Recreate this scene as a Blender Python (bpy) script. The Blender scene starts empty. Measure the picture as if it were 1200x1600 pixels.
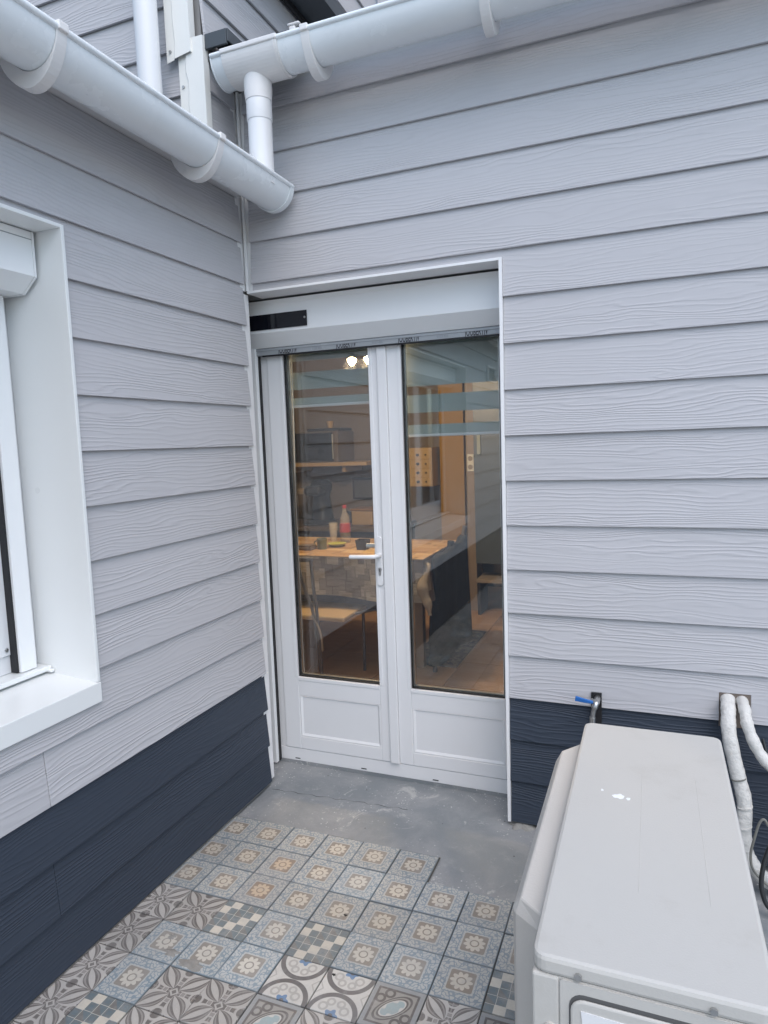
import bpy, bmesh, math, random
from mathutils import Vector, Matrix
random.seed(7)
sc = bpy.context.scene
COL = sc.collection
R = math.radians

# ------------------------------------------------------------------ camera
cam_d = bpy.data.cameras.new('camera')
cam = bpy.data.objects.new('camera', cam_d)
COL.objects.link(cam)
RX = Vector((0.92866403, 0.36925941, -0.03507996))
FW = Vector((-0.37087658, 0.92290874, -0.10339257))
UP = Vector((-0.00580308, 0.1090273, 0.99402182))
m = Matrix((RX, UP, -FW)).transposed().to_4x4()
m.translation = Vector((1.56096, -2.4529, 0.98323))
cam.matrix_world = m
cam_d.sensor_fit = 'VERTICAL'
cam_d.sensor_height = 24.0
cam_d.lens = 1048.87 / 1600 * 24.0
cam_d.clip_start = 0.02
cam_d.clip_end = 600
sc.camera = cam

# ------------------------------------------------------------------ sky, sun, exposure
SUN_EL, SUN_AZ = 57.0, 142.0        # azimuth: clockwise from +y
w = bpy.data.worlds.new('World')
sc.world = w
w.use_nodes = True
wn = w.node_tree
wn.nodes.clear()
sky = wn.nodes.new('ShaderNodeTexSky')
sky.sky_type = 'NISHITA'
sky.sun_disc = False
sky.sun_elevation = R(SUN_EL)
sky.sun_rotation = R(SUN_AZ)
sky.air_density = 1.0
sky.dust_density = 2.0
sky.ozone_density = 1.5
hs = wn.nodes.new('ShaderNodeHueSaturation')     # an overcast sky is a paler blue all over
hs.inputs['Saturation'].default_value = 1.0
hs.inputs['Hue'].default_value = 0.489
bg = wn.nodes.new('ShaderNodeBackground')
bg.inputs['Strength'].default_value = 0.12
wo = wn.nodes.new('ShaderNodeOutputWorld')
wn.links.new(sky.outputs[0], hs.inputs['Color'])
wn.links.new(hs.outputs[0], bg.inputs['Color'])
wn.links.new(bg.outputs[0], wo.inputs['Surface'])

sun_d = bpy.data.lights.new('sun', 'SUN')
sun_d.energy = 0.5
sun_d.angle = R(70)
sun_d.color = (1.0, 0.99, 0.97)
sun = bpy.data.objects.new('sun', sun_d)
COL.objects.link(sun)
sd = Vector((math.sin(R(SUN_AZ)) * math.cos(R(SUN_EL)), math.cos(R(SUN_AZ)) * math.cos(R(SUN_EL)), math.sin(R(SUN_EL))))
sun.rotation_euler = sd.to_track_quat('Z', 'Y').to_euler()

sc.view_settings.view_transform = 'Standard'
sc.view_settings.look = 'None'
sc.view_settings.gamma = 1.0
sc.view_settings.exposure = 1.13
sc.cycles.use_denoising = True
sc.cycles.max_bounces = 6
sc.cycles.diffuse_bounces = 3
sc.cycles.glossy_bounces = 3
sc.cycles.transparent_max_bounces = 24
sc.cycles.caustics_reflective = False
sc.cycles.caustics_refractive = False

# ------------------------------------------------------------------ node helpers
class NX:
    """a tiny expression builder over Math nodes"""
    def __init__(s, nt, v): s.nt, s.v = nt, v
    def _op(s, op, *a):
        n = s.nt.nodes.new('ShaderNodeMath'); n.operation = op
        for i, x in enumerate((s,) + a):
            x = x.v if isinstance(x, NX) else x
            if isinstance(x, (int, float)): n.inputs[i].default_value = x
            else: s.nt.links.new(x, n.inputs[i])
        return NX(s.nt, n.outputs[0])
    def __add__(s, o): return s._op('ADD', o)
    __radd__ = __add__
    def __sub__(s, o): return s._op('SUBTRACT', o)
    def __rsub__(s, o): return NX(s.nt, o)._op('SUBTRACT', s)
    def __mul__(s, o): return s._op('MULTIPLY', o)
    __rmul__ = __mul__
    def __truediv__(s, o): return s._op('DIVIDE', o)
    def abs(s): return s._op('ABSOLUTE')
    def mx(s, o): return s._op('MAXIMUM', o)
    def mn(s, o): return s._op('MINIMUM', o)
    def sin(s): return s._op('SINE')
    def cos(s): return s._op('COSINE')
    def sqrt(s): return s._op('SQRT')
    def floor(s): return s._op('FLOOR')
    def fract(s): return s._op('FRACT')
    def pw(s, o): return s._op('POWER', o)
    def atan2(s, o): return s._op('ARCTAN2', o)
    def lt(s, o): return s._op('LESS_THAN', o)
    def gt(s, o): return s._op('GREATER_THAN', o)
    def ss(s, a, b):            # smooth 0..1 from a to b
        n = s.nt.nodes.new('ShaderNodeMapRange'); n.interpolation_type = 'SMOOTHSTEP'
        s.nt.links.new(s.v, n.inputs[0]); n.inputs[1].default_value = a; n.inputs[2].default_value = b
        return NX(s.nt, n.outputs[0])

def mixc(nt, fac, a, b):
    n = nt.nodes.new('ShaderNodeMix'); n.data_type = 'RGBA'
    for s_, v in ((n.inputs[0], fac), (n.inputs[6], a), (n.inputs[7], b)):
        v = v.v if isinstance(v, NX) else v
        if isinstance(v, (int, float)): s_.default_value = v
        elif isinstance(v, tuple): s_.default_value = v + (1,) if len(v) == 3 else v
        else: nt.links.new(v, s_)
    return n.outputs[2]

def scalec(nt, col, fac):       # colour * scalar
    n = nt.nodes.new('ShaderNodeVectorMath'); n.operation = 'SCALE'
    nt.links.new(col, n.inputs[0])
    fac = fac.v if isinstance(fac, NX) else fac
    if isinstance(fac, (int, float)): n.inputs['Scale'].default_value = fac
    else: nt.links.new(fac, n.inputs['Scale'])
    return n.outputs[0]

def newmat(name):
    mt = bpy.data.materials.new(name); mt.use_nodes = True
    nt = mt.node_tree
    return mt, nt, nt.nodes['Principled BSDF']

def objcoord(nt, world=False):
    if world:
        g = nt.nodes.new('ShaderNodeNewGeometry'); return g.outputs['Position']
    t = nt.nodes.new('ShaderNodeTexCoord'); return t.outputs['Object']

def xyz(nt, vec):
    s = nt.nodes.new('ShaderNodeSeparateXYZ'); nt.links.new(vec, s.inputs[0])
    return [NX(nt, s.outputs[i]) for i in range(3)]

def vec(nt, x, y, z):
    c = nt.nodes.new('ShaderNodeCombineXYZ')
    for i, v in enumerate((x, y, z)):
        v = v.v if isinstance(v, NX) else v
        if isinstance(v, (int, float)): c.inputs[i].default_value = v
        else: nt.links.new(v, c.inputs[i])
    return c.outputs[0]

def noise(nt, v, scale, detail=3, rough=0.55, dist=0.0):
    n = nt.nodes.new('ShaderNodeTexNoise')
    nt.links.new(v, n.inputs['Vector'])
    n.inputs['Scale'].default_value = scale
    n.inputs['Detail'].default_value = detail
    n.inputs['Roughness'].default_value = rough
    n.inputs['Distortion'].default_value = dist
    return NX(nt, n.outputs[0])

def rnd(nt):
    o = nt.nodes.new('ShaderNodeObjectInfo'); return NX(nt, o.outputs['Random'])

def bump(nt, bs, h, dist, strength=1.0):
    b = nt.nodes.new('ShaderNodeBump')
    b.inputs['Distance'].default_value = dist
    b.inputs['Strength'].default_value = strength
    nt.links.new(h.v, b.inputs['Height'])
    nt.links.new(b.outputs[0], bs.inputs['Normal'])

def plain(name, col, rough=0.45, var=0.06, scale=6.0, bmp=0.0, bscale=120.0, metal=0.0, spec=0.5, coat=0.0, dirt=None, dirt_amt=0.0):
    mt, nt, bs = newmat(name)
    p = objcoord(nt, True)
    n = noise(nt, p, scale, 5, 0.6)
    f = 1.0 + (n - 0.5) * (2 * var)
    c = nt.nodes.new('ShaderNodeRGB'); c.outputs[0].default_value = col + (1,)
    cc = scalec(nt, c.outputs[0], f)
    if dirt:
        d = noise(nt, p, scale * 2.7, 7, 0.7).ss(0.52, 0.75) * dirt_amt
        cc = mixc(nt, d, cc, dirt)
    nt.links.new(cc, bs.inputs['Base Color'])
    r = (n - 0.5) * 0.2 + rough
    nt.links.new(r.v, bs.inputs['Roughness'])
    bs.inputs['Metallic'].default_value = metal
    bs.inputs['Specular IOR Level'].default_value = spec
    bs.inputs['Coat Weight'].default_value = coat
    if bmp:
        bump(nt, bs, noise(nt, p, bscale, 4, 0.6), bmp)
    return mt

# ------------------------------------------------------------------ materials
def siding(name, col, rough, amp):
    mt, nt, bs = newmat(name)
    x, y, z = xyz(nt, objcoord(nt))
    r = rnd(nt)
    ox = x + r * 37.0
    oz = z + r * 3.1
    # slow field whose contour lines are the cedar figure
    warp = noise(nt, vec(nt, ox * 1.5, r * 9.0, oz * 10.0), 1.25, 2.5, 0.5, 0.35)
    warp2 = noise(nt, vec(nt, ox * 6.0, r * 5.0, oz * 38.0), 1.0, 2, 0.5)
    ph = z * (2 * math.pi * 72.0) + warp * 52.0 + warp2 * 2.4
    ridge = ph.sin() * 0.5 + 0.5
    ridge = ridge.pw(2.2)
    dens = noise(nt, vec(nt, ox * 1.1, r * 3.0, oz * 9.0), 1.0, 2, 0.5).ss(0.30, 0.62)
    fib = noise(nt, vec(nt, ox * 14.0, 0.0, oz * 420.0), 1.0, 2, 0.5)
    h = ridge * (dens * 0.75 + 0.25) + fib * 0.22
    bump(nt, bs, h, amp, 1.0)
    tone = noise(nt, vec(nt, ox * 0.8, 0.0, oz * 3.0), 1.0, 3, 0.5)
    f = 1.0 + (tone - 0.5) * 0.10 + (r - 0.5) * 0.035 - ridge * 0.03
    dust = noise(nt, objcoord(nt, True), 5.0, 6, 0.7)
    f = f + (dust - 0.5) * 0.07
    c = nt.nodes.new('ShaderNodeRGB'); c.outputs[0].default_value = col + (1,)
    nt.links.new(scalec(nt, c.outputs[0], f), bs.inputs['Base Color'])
    nt.links.new(((tone - 0.5) * 0.15 + rough).v, bs.inputs['Roughness'])
    bs.inputs['Specular IOR Level'].default_value = 0.35
    return mt

M = {}
M['light'] = siding('light_grey_board', (0.515, 0.510, 0.528), 0.55, 0.0010)
M['dark'] = siding('anthracite_board', (0.040, 0.052, 0.074), 0.5, 0.0013)
M['white'] = plain('white_pvc', (0.78, 0.785, 0.795), 0.32, 0.03, 3.0)
M['lacquer'] = plain('white_lacquer', (0.83, 0.845, 0.84), 0.3, 0.008, 1.3)
M['trim'] = plain('white_trim', (0.84, 0.84, 0.84), 0.4, 0.05, 14.0)
M['gutter'] = plain('gutter_pvc', (0.83, 0.865, 0.885), 0.26, 0.04, 5.0, dirt=(0.50, 0.52, 0.52), dirt_amt=0.10)
M['gutter_pink'] = plain('bracket_pvc', (0.78, 0.765, 0.755), 0.35, 0.05, 9.0)
M['alu'] = plain('white_aluminium', (0.87, 0.88, 0.885), 0.35, 0.03, 4.0)
M['slat'] = plain('grey_film_slat', (0.36, 0.38, 0.40), 0.25, 0.06, 9.0)
M['black'] = plain('black_rubber', (0.012, 0.012, 0.014), 0.55, 0.1, 8.0)
M['ink'] = plain('black_print', (0.02, 0.02, 0.025), 0.5, 0.1, 30.0)
M['inkfaint'] = plain('faint_print', (0.24, 0.26, 0.28), 0.5, 0.1, 30.0)
M['solar'] = plain('solar_glass', (0.006, 0.007, 0.012), 0.08, 0.1, 20.0)
M['steel'] = plain('steel', (0.55, 0.55, 0.54), 0.35, 0.1, 30.0, metal=1.0)
M['darkmetal'] = plain('dark_metal', (0.065, 0.075, 0.085), 0.45, 0.12, 5.0)
M['ac'] = plain('ac_paint', (0.535, 0.522, 0.490), 0.42, 0.03, 2.5, bmp=0.0004, bscale=260.0, dirt=(0.43, 0.41, 0.37), dirt_amt=0.35)
M['ac2'] = plain('ac_plastic', (0.585, 0.56, 0.52), 0.5, 0.03, 3.0, bmp=0.0004, bscale=200.0, dirt=(0.48, 0.46, 0.42), dirt_amt=0.2)
M['acshade'] = plain('ac_grille', (0.10, 0.10, 0.10), 0.5, 0.1, 10.0)
M['wrap'] = plain('white_pipe_wrap', (0.66, 0.65, 0.62), 0.6, 0.10, 18.0, bmp=0.007, bscale=38.0, dirt=(0.36, 0.34, 0.31), dirt_amt=0.6)
M['cable'] = plain('black_cable', (0.02, 0.022, 0.025), 0.4, 0.1, 30.0)
M['cord'] = plain('grey_cord', (0.20, 0.20, 0.18), 0.55, 0.2, 40.0)
M['blue'] = plain('blue_plastic', (0.02, 0.14, 0.45), 0.4, 0.15, 60.0)
M['backing'] = plain('render_backing', (0.30, 0.30, 0.30), 0.8, 0.1, 5.0)
M['mortar'] = plain('mortar', (0.27, 0.265, 0.25), 0.85, 0.30, 60.0, bmp=0.004, bscale=90.0, dirt=(0.12, 0.12, 0.11), dirt_amt=0.5)
M['grout'] = plain('dirty_grout', (0.085, 0.082, 0.075), 0.9, 0.35, 25.0)
M['roof'] = plain('roof_sheet', (0.10, 0.11, 0.12), 0.6, 0.12, 3.0)
M['cream'] = plain('cream_metal', (0.82, 0.82, 0.785), 0.3, 0.05, 4.0)
M['splat'] = plain('white_splat', (0.85, 0.87, 0.88), 0.5, 0.08, 60.0)
# interior
M['iwall'] = plain('kitchen_wall', (0.24, 0.205, 0.19), 0.8, 0.06, 3.0)
M['iyellow'] = plain('ochre_wall', (0.42, 0.27, 0.11), 0.8, 0.06, 3.0)
M['iceil'] = plain('kitchen_ceiling', (0.55, 0.52, 0.48), 0.8, 0.05, 3.0)
M['wood'] = plain('warm_wood', (0.36, 0.21, 0.10), 0.5, 0.25, 11.0)
M['palewood'] = plain('pale_wood', (0.50, 0.36, 0.20), 0.5, 0.12, 9.0)
M['legwood'] = plain('leg_wood', (0.33, 0.26, 0.20), 0.55, 0.12, 9.0)
M['mwave'] = plain('microwave_black', (0.018, 0.019, 0.025), 0.3, 0.1, 6.0)
M['mwbody'] = plain('microwave_body', (0.16, 0.13, 0.11), 0.45, 0.1, 6.0)
M['coat'] = plain('black_cloth', (0.010, 0.012, 0.017), 0.9, 0.3, 12.0)
M['beigecloth'] = plain('beige_cloth', (0.36, 0.31, 0.26), 0.9, 0.12, 20.0)
M['greymetal'] = plain('grey_chair_metal', (0.13, 0.13, 0.15), 0.45, 0.1, 12.0)
M['blind'] = plain('blind_fabric', (0.40, 0.45, 0.42), 0.8, 0.03, 9.0)
M['fridge'] = plain('blue_grey_front', (0.10, 0.13, 0.17), 0.35, 0.06, 4.0)
M['counter'] = plain('counter_front', (0.055, 0.06, 0.085), 0.5, 0.1, 5.0)
M['green'] = plain('sage_cup', (0.16, 0.17, 0.10), 0.4, 0.1, 20.0)
M['yellowg'] = plain('lime_dish', (0.42, 0.42, 0.08), 0.4, 0.1, 20.0)
M['red'] = plain('red_label', (0.38, 0.05, 0.06), 0.4, 0.1, 20.0)
M['darkpot'] = plain('dark_pot', (0.03, 0.032, 0.04), 0.45, 0.1, 20.0)

def carpet():
    mt, nt, bs = newmat('blue_rug')
    p = objcoord(nt, True)
    n = noise(nt, p, 26.0, 4, 0.6, 0.8).ss(0.42, 0.58)
    nt.links.new(mixc(nt, n, (0.05, 0.065, 0.12), (0.20, 0.185, 0.19)), bs.inputs['Base Color'])
    bs.inputs['Roughness'].default_value = 0.95
    return mt
M['rug'] = carpet()

def patchwork(name, warm):
    mt, nt, bs = newmat(name)
    p = objcoord(nt, True)
    x, y, z = xyz(nt, p)
    # rows of printed board ends: blocks of random width, tone and grain
    vr = (y if warm else z) * 15.0 + ((x * 23.0).floor() * 1.7).sin() * (0.0 if warm else 0.45)
    row = vr.floor()
    hx = (x + y * (0.0 if warm else 1.0)) * (4.0 if warm else 8.0) * ((row * 0.618).fract() * 1.3 + 0.55) + row * 0.37 + (row * 2.3).sin() * 0.8
    colm = hx.floor()
    wn_ = nt.nodes.new('ShaderNodeTexWhiteNoise'); wn_.noise_dimensions = '2D'
    nt.links.new(vec(nt, colm, row, 0.0), wn_.inputs['Vector'])
    h = NX(nt, wn_.outputs['Value'])
    if warm: a, b = (0.34, 0.19, 0.085), (0.62, 0.44, 0.25)  # top of the cloth: lamplight put into the colour, brighter and more orange
    else: a, b = (0.17, 0.14, 0.13), (0.50, 0.44, 0.36)
    c = mixc(nt, h, a, b)
    g = noise(nt, vec(nt, x * 12.0, y * 60.0, z * 90.0), 1.0, 3, 0.6)
    c = scalec(nt, c, 0.45 + g * 1.1)
    eu, ev = (hx.fract() - 0.5).abs(), (vr.fract() - 0.5).abs()
    c = mixc(nt, eu.mx(ev).ss(0.45, 0.49) * 0.6, c, (0.08, 0.06, 0.05))
    nt.links.new(c, bs.inputs['Base Color'])
    bs.inputs['Roughness'].default_value = 0.5
    return mt
M['cloth'] = patchwork('patchwork_side', False)
M['clothlit'] = patchwork('patchwork_lamplit_top', True)

def floor_wood():
    mt, nt, bs = newmat('terracotta_floor')
    p = objcoord(nt, True)
    x, y, z = xyz(nt, p)
    r = rnd(nt)
    n = noise(nt, vec(nt, x * 3.0 + r * 9.0, y * 22.0, 0.0), 1.0, 5, 0.6)
    c = mixc(nt, n, (0.40, 0.235, 0.14), (0.62, 0.41, 0.26))
    c = scalec(nt, c, 0.88 + r * 0.25)
    nt.links.new(c, bs.inputs['Base Color'])
    bs.inputs['Roughness'].default_value = 0.32
    return mt
M['floorwood'] = floor_wood()

def glass():
    mt, nt, bs = newmat('window_glass')
    nt.nodes.remove(bs)
    out = nt.nodes['Material Output']
    tr = nt.nodes.new('ShaderNodeBsdfTransparent'); tr.inputs[0].default_value = (0.95, 0.965, 0.965, 1)
    gl = nt.nodes.new('ShaderNodeBsdfGlossy'); gl.inputs['Roughness'].default_value = 0.0
    lw = nt.nodes.new('ShaderNodeLayerWeight'); lw.inputs['Blend'].default_value = 0.5
    f = NX(nt, lw.outputs['Facing']).pw(5.0) * 0.93 + 0.07
    mx = nt.nodes.new('ShaderNodeMixShader')
    nt.links.new(f.v, mx.inputs[0]); nt.links.new(tr.outputs[0], mx.inputs[1]); nt.links.new(gl.outputs[0], mx.inputs[2])
    nt.links.new(mx.outputs[0], out.inputs['Surface'])
    return mt
M['glass'] = glass()

def clear():
    mt, nt, bs = newmat('bottle_clear')
    bs.inputs['Base Color'].default_value = (0.75, 0.72, 0.68, 1)
    bs.inputs['Alpha'].default_value = 0.2
    bs.inputs['Roughness'].default_value = 0.1
    return mt
M['clear'] = clear()

def bulb():
    mt, nt, bs = newmat('lit_bulb')
    bs.inputs['Emission Color'].default_value = (1.0, 0.66, 0.30, 1)
    bs.inputs['Emission Strength'].default_value = 30.0
    return mt
M['bulb'] = bulb()

def concrete():
    mt, nt, bs = newmat('worn_concrete')
    p = objcoord(nt, True)
    big = noise(nt, p, 3.2, 6, 0.62, 0.4)
    mid = noise(nt, p, 17.0, 6, 0.65)
    fine = noise(nt, p, 240.0, 3, 0.6)
    c = mixc(nt, big.ss(0.38, 0.62), (0.205, 0.225, 0.238), (0.290, 0.300, 0.308))
    c = mixc(nt, mid.ss(0.55, 0.75) * 0.45, c, (0.34, 0.35, 0.35))
    # pale paint flecks and scuffs
    v = nt.nodes.new('ShaderNodeTexVoronoi'); v.inputs['Scale'].default_value = 70.0
    nt.links.new(p, v.inputs['Vector'])
    patch = noise(nt, p, 3.2, 4, 0.65).ss(0.44, 0.60)
    fl = (1.0 - NX(nt, v.outputs['Distance']).ss(0.14, 0.26)) * patch * noise(nt, p, 31.0, 2, 0.5).ss(0.46, 0.52)
    c = mixc(nt, fl * 0.8, c, (0.62, 0.63, 0.62))
    sc_ = noise(nt, p, 6.0, 9, 0.78, 1.2).ss(0.56, 0.66)
    c = mixc(nt, sc_ * 0.75, c, (0.47, 0.47, 0.46))
    v2 = nt.nodes.new('ShaderNodeTexVoronoi'); v2.inputs['Scale'].default_value = 13.0
    nt.links.new(p, v2.inputs['Vector'])
    sp = 1.0 - NX(nt, v2.outputs['Distance']).ss(0.03, 0.06)
    c = mixc(nt, sp * 0.8, c, (0.04, 0.042, 0.045))
    c = scalec(nt, c, 0.88 + fine * 0.24)
    nt.links.new(c, bs.inputs['Base Color'])
    nt.links.new((big * 0.35 + 0.42).v, bs.inputs['Roughness'])
    bump(nt, bs, mid * 0.7 + fine * 0.3, 0.0025)
    return mt
M['concrete'] = concrete()

def ground_mat():
    mt, nt, bs = newmat('pale_gravel_ground')
    p = objcoord(nt, True)
    a = noise(nt, p, 60.0, 5, 0.7)
    c = mixc(nt, a, (0.22, 0.22, 0.21), (0.42, 0.42, 0.40))
    nt.links.new(c, bs.inputs['Base Color'])
    bs.inputs['Roughness'].default_value = 0.9
    return mt
M['ground'] = ground_mat()

# cement tiles, five designs ------------------------------------------------
T = 0.1475
def tile_finish(mt, nt, bs, col):
    r = rnd(nt)
    p = objcoord(nt, True)
    wear = noise(nt, p, 22.0, 6, 0.7)
    fine = noise(nt, p, 190.0, 3, 0.6)
    dusty = noise(nt, p, 5.0, 5, 0.65)
    col = mixc(nt, wear.ss(0.45, 0.80) * 0.5 + dusty.ss(0.3, 0.7) * 0.22 + 0.06, col, (0.285, 0.282, 0.272))
    col = scalec(nt, col, (r * 0.26 + 1.12) + (fine - 0.5) * 0.25)
    u, v, _ = xyz(nt, objcoord(nt))
    edge = (u.abs().mx(v.abs()) / (T / 2)).ss(0.955, 0.995)
    col = mixc(nt, edge * 0.45, col, (0.10, 0.10, 0.095))
    nt.links.new(col, bs.inputs['Base Color'])
    nt.links.new((wear * 0.3 + 0.40).v, bs.inputs['Roughness'])
    bump(nt, bs, wear * 0.6 + fine * 0.4, 0.0012)

def uv(nt):
    x, y, z = xyz(nt, objcoord(nt))
    return x / (T / 2), y / (T / 2)

def tile_rosette(name, bgc, blue, taupe, cream):
    mt, nt, bs = newmat(name)
    u, v = uv(nt)
    ax, ay = u.abs(), v.abs()
    mm = ax.mx(ay)
    rr = (u * u + v * v).sqrt()
    th = v.atan2(u)
    # scrolled border
    k = 4 * math.pi
    s1 = (u * k + (v * 15.0).sin() * 0.9).sin() * (v * k + (u * 15.0).sin() * 0.9).sin()
    s2 = (u * 21.0).cos() * (v * 21.0).cos()
    scroll = (s1 * 0.9 + s2 * 0.7).abs().ss(0.30, 0.42)
    c = mixc(nt, scroll, blue, bgc)
    def line(c, d, wdt, colr): return mixc(nt, 1.0 - (d.abs()).ss(wdt * 0.6, wdt), c, colr)
    # ring between border and centre
    inn = 1.0 - mm.ss(0.545, 0.555)
    c = mixc(nt, inn, c, bgc)
    c = line(c, mm - 0.60, 0.028, blue)
    notch = (ax + ay).lt(0.93)
    sq = (1.0 - mm.ss(0.485, 0.50)) * notch
    c = mixc(nt, sq, c, taupe)
    pet = (th * 10.0).cos() * 0.5 + 0.5
    flower = 1.0 - (rr - (pet.pw(0.45) * 0.15 + 0.285)).ss(-0.01, 0.02)
    c = mixc(nt, flower, c, cream)
    c = line(c, rr - 0.165, 0.035, taupe)
    c = line(c, mm - 0.965, 0.025, blue)
    tile_finish(mt, nt, bs, c)
    return mt

def tile_step(name):
    mt, nt, bs = newmat(name)
    u, v = uv(nt)
    n = 5.0
    gu, gv = (u + 1.0) * (n / 2), (v + 1.0) * (n / 2)
    i, j = gu.floor(), gv.floor()
    fu, fv = gu.fract() - 0.5, gv.fract() - 0.5
    d = fu.abs().mx(fv.abs())
    idx = ((i + j + 0.01) / 2.0).fract() * 2.0
    ring_ = u.abs().mx(v.abs()).gt(0.6)
    odd = ((i - j + 40.01) / 4.0).fract().gt(0.5)
    teal, slate, creamc, brown = (0.085, 0.120, 0.138), (0.130, 0.180, 0.205), (0.46, 0.43, 0.37), (0.115, 0.115, 0.110)
    c = mixc(nt, idx.gt(0.9), teal, creamc)
    br = mixc(nt, odd, slate, brown)
    br = mixc(nt, (fu + fv).gt(0.0), br, teal)
    c = mixc(nt, idx.gt(0.9) * odd, c, br)
    c = mixc(nt, d.ss(0.44, 0.465) * idx.lt(0.9), c, creamc)
    c = mixc(nt, (d.gt(0.27) * d.lt(0.33)) * idx.lt(0.9), c, brown)
    tile_finish(mt, nt, bs, c)
    return mt

def tile_petal(name):
    mt, nt, bs = newmat(name)
    u, v = uv(nt)
    au, av = u.abs(), v.abs()
    pale, dark, mid = (0.37, 0.355, 0.335), (0.100, 0.090, 0.084), (0.215, 0.20, 0.19)
    # four leaves along the diagonals, centre to corners
    s = (au + av) * 0.5
    q = (au - av).abs() * 0.5
    t_ = (s - 0.55) / 0.42
    wd = (1.0 - (t_ * t_)).mx(0.0001) * 0.27
    d = q / wd
    c = mixc(nt, (u * 9.0).sin().pw(2.0).mx((v * 9.0).cos().pw(2.0)).ss(0.93, 0.97), dark, mid)
    # big circle arcs round the corners and edges
    ra = ((au - 1.0) * (au - 1.0) + av * av).sqrt()
    rb = (au * au + (av - 1.0) * (av - 1.0)).sqrt()
    for rad, wdt, colr in ((0.60, 0.075, mid), (0.69, 0.022, pale), (0.51, 0.022, pale), (0.26, 0.05, pale)):
        for rx in (ra, rb):
            c = mixc(nt, 1.0 - (rx - rad).abs().ss(wdt * 0.7, wdt), c, colr)
    inside = d.lt(1.25) * t_.abs().lt(1.0)
    lf = mixc(nt, d.gt(0.32), pale, dark)
    lf = mixc(nt, d.gt(0.55), lf, mid)
    lf = mixc(nt, d.gt(0.72), lf, dark)
    lf = mixc(nt, d.gt(0.86), lf, pale)
    c = mixc(nt, inside, c, lf)
    rr = au + av
    c = mixc(nt, rr.lt(0.20), c, pale)
    c = mixc(nt, rr.lt(0.11), c, dark)
    tile_finish(mt, nt, bs, c)
    return mt

def tile_arc(name):
    mt, nt, bs = newmat(name)
    u, v = uv(nt)
    creamc, dark, blue, grey = (0.44, 0.43, 0.405), (0.085, 0.08, 0.082), (0.075, 0.16, 0.29), (0.31, 0.30, 0.28)
    d1 = (u * u + (v + 1.0) * (v + 1.0)).sqrt()
    d2 = (u * u + (v - 1.0) * (v - 1.0)).sqrt()
    dd = d1.mn(d2)
    vy = 1.0 - v.abs()
    a1 = ((u.abs() - 0.42) * (u.abs() - 0.42) + (vy - 0.30) * (vy - 0.30)).sqrt()
    a2 = ((u.abs() - 0.20) * (u.abs() - 0.20) + (vy - 0.55) * (vy - 0.55)).sqrt()
    c = mixc(nt, 1.0 - (a1 - 0.15).abs().ss(0.035, 0.05), creamc, grey)
    c = mixc(nt, 1.0 - (a2 - 0.13).abs().ss(0.035, 0.05), c, grey)
    dm = (u.abs() - 1.0).abs() * 1.3 + v.abs()
    c = mixc(nt, 1.0 - (dm - 0.30).abs().ss(0.03, 0.05), c, grey)
    c = mixc(nt, 1.0 - (dd - 0.90).abs().ss(0.085, 0.105), c, dark)
    th = vy.atan2(u)
    fl = (th * 5.0).cos() * 0.05 + 0.24
    c = mixc(nt, (dd - fl).lt(0.0), c, blue)
    c = mixc(nt, (dd - 0.09).lt(0.0), c, dark)
    tile_finish(mt, nt, bs, c)
    return mt

def tile_leaf(name):
    mt, nt, bs = newmat(name)
    u, v = uv(nt)
    base, dark, leafb, pale = (0.235, 0.225, 0.205), (0.07, 0.06, 0.058), (0.25, 0.32, 0.33), (0.44, 0.43, 0.40)
    grey = (0.225, 0.235, 0.24)
    mm = u.abs().mx(v.abs())
    c = mixc(nt, mm.gt(0.78), base, grey)
    c = mixc(nt, 1.0 - (mm - 0.76).abs().ss(0.035, 0.05), c, dark)
    p_, q_ = (u + v) * 0.7071, (u - v) * 0.7071
    oval = ((p_ / 0.80) * (p_ / 0.80) + (q_ / 0.40) * (q_ / 0.40)).sqrt()
    c = mixc(nt, oval.lt(1.0), c, dark)
    c = mixc(nt, oval.lt(0.88), c, base)
    c = mixc(nt, oval.lt(0.78), c, dark)
    c = mixc(nt, oval.lt(0.68), c, pale)
    lob = (p_ * 12.0).cos() * 0.10 + 0.22
    c = mixc(nt, q_.abs().lt(lob) * oval.lt(0.6), c, leafb)
    e1 = ((p_.abs() - 0.2) * (p_.abs() - 0.2) + (q_.abs() - 0.62) * (q_.abs() - 0.62)).sqrt()
    c = mixc(nt, (1.0 - (e1 - 0.16).abs().ss(0.04, 0.055)) * mm.lt(0.74), c, dark)
    tile_finish(mt, nt, bs, c)
    return mt

M['A'] = tile_rosette('tile_rosette', (0.335, 0.335, 0.315), (0.165, 0.200, 0.225), (0.185, 0.155, 0.125), (0.425, 0.385, 0.32))
M['A2'] = tile_rosette('tile_rosette_warm', (0.32, 0.32, 0.305), (0.185, 0.205, 0.22), (0.20, 0.145, 0.105), (0.43, 0.335, 0.235))
M['A3'] = tile_rosette('tile_rosette_blue', (0.34, 0.355, 0.355), (0.165, 0.215, 0.250), (0.20, 0.185, 0.165), (0.43, 0.41, 0.365))
M['B'] = tile_step('tile_step')
M['C'] = tile_petal('tile_petal')
M['D'] = tile_arc('tile_arc')
M['E'] = tile_leaf('tile_leaf')

# ------------------------------------------------------------------ mesh helpers
def link(o, parent=None):
    COL.objects.link(o)
    if parent: o.parent = parent
    return o

def tag(o, label=None, cat=None, group=None, kind=None):
    if label: o['label'] = label
    if cat: o['category'] = cat
    if group: o['group'] = group
    if kind: o['kind'] = kind
    return o

def thing(name, label, cat, loc=(0, 0, 0), group=None):
    o = bpy.data.objects.new(name, None)
    o.empty_display_size = 0.1
    o.location = loc
    link(o)
    return tag(o, label, cat, group)

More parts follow.
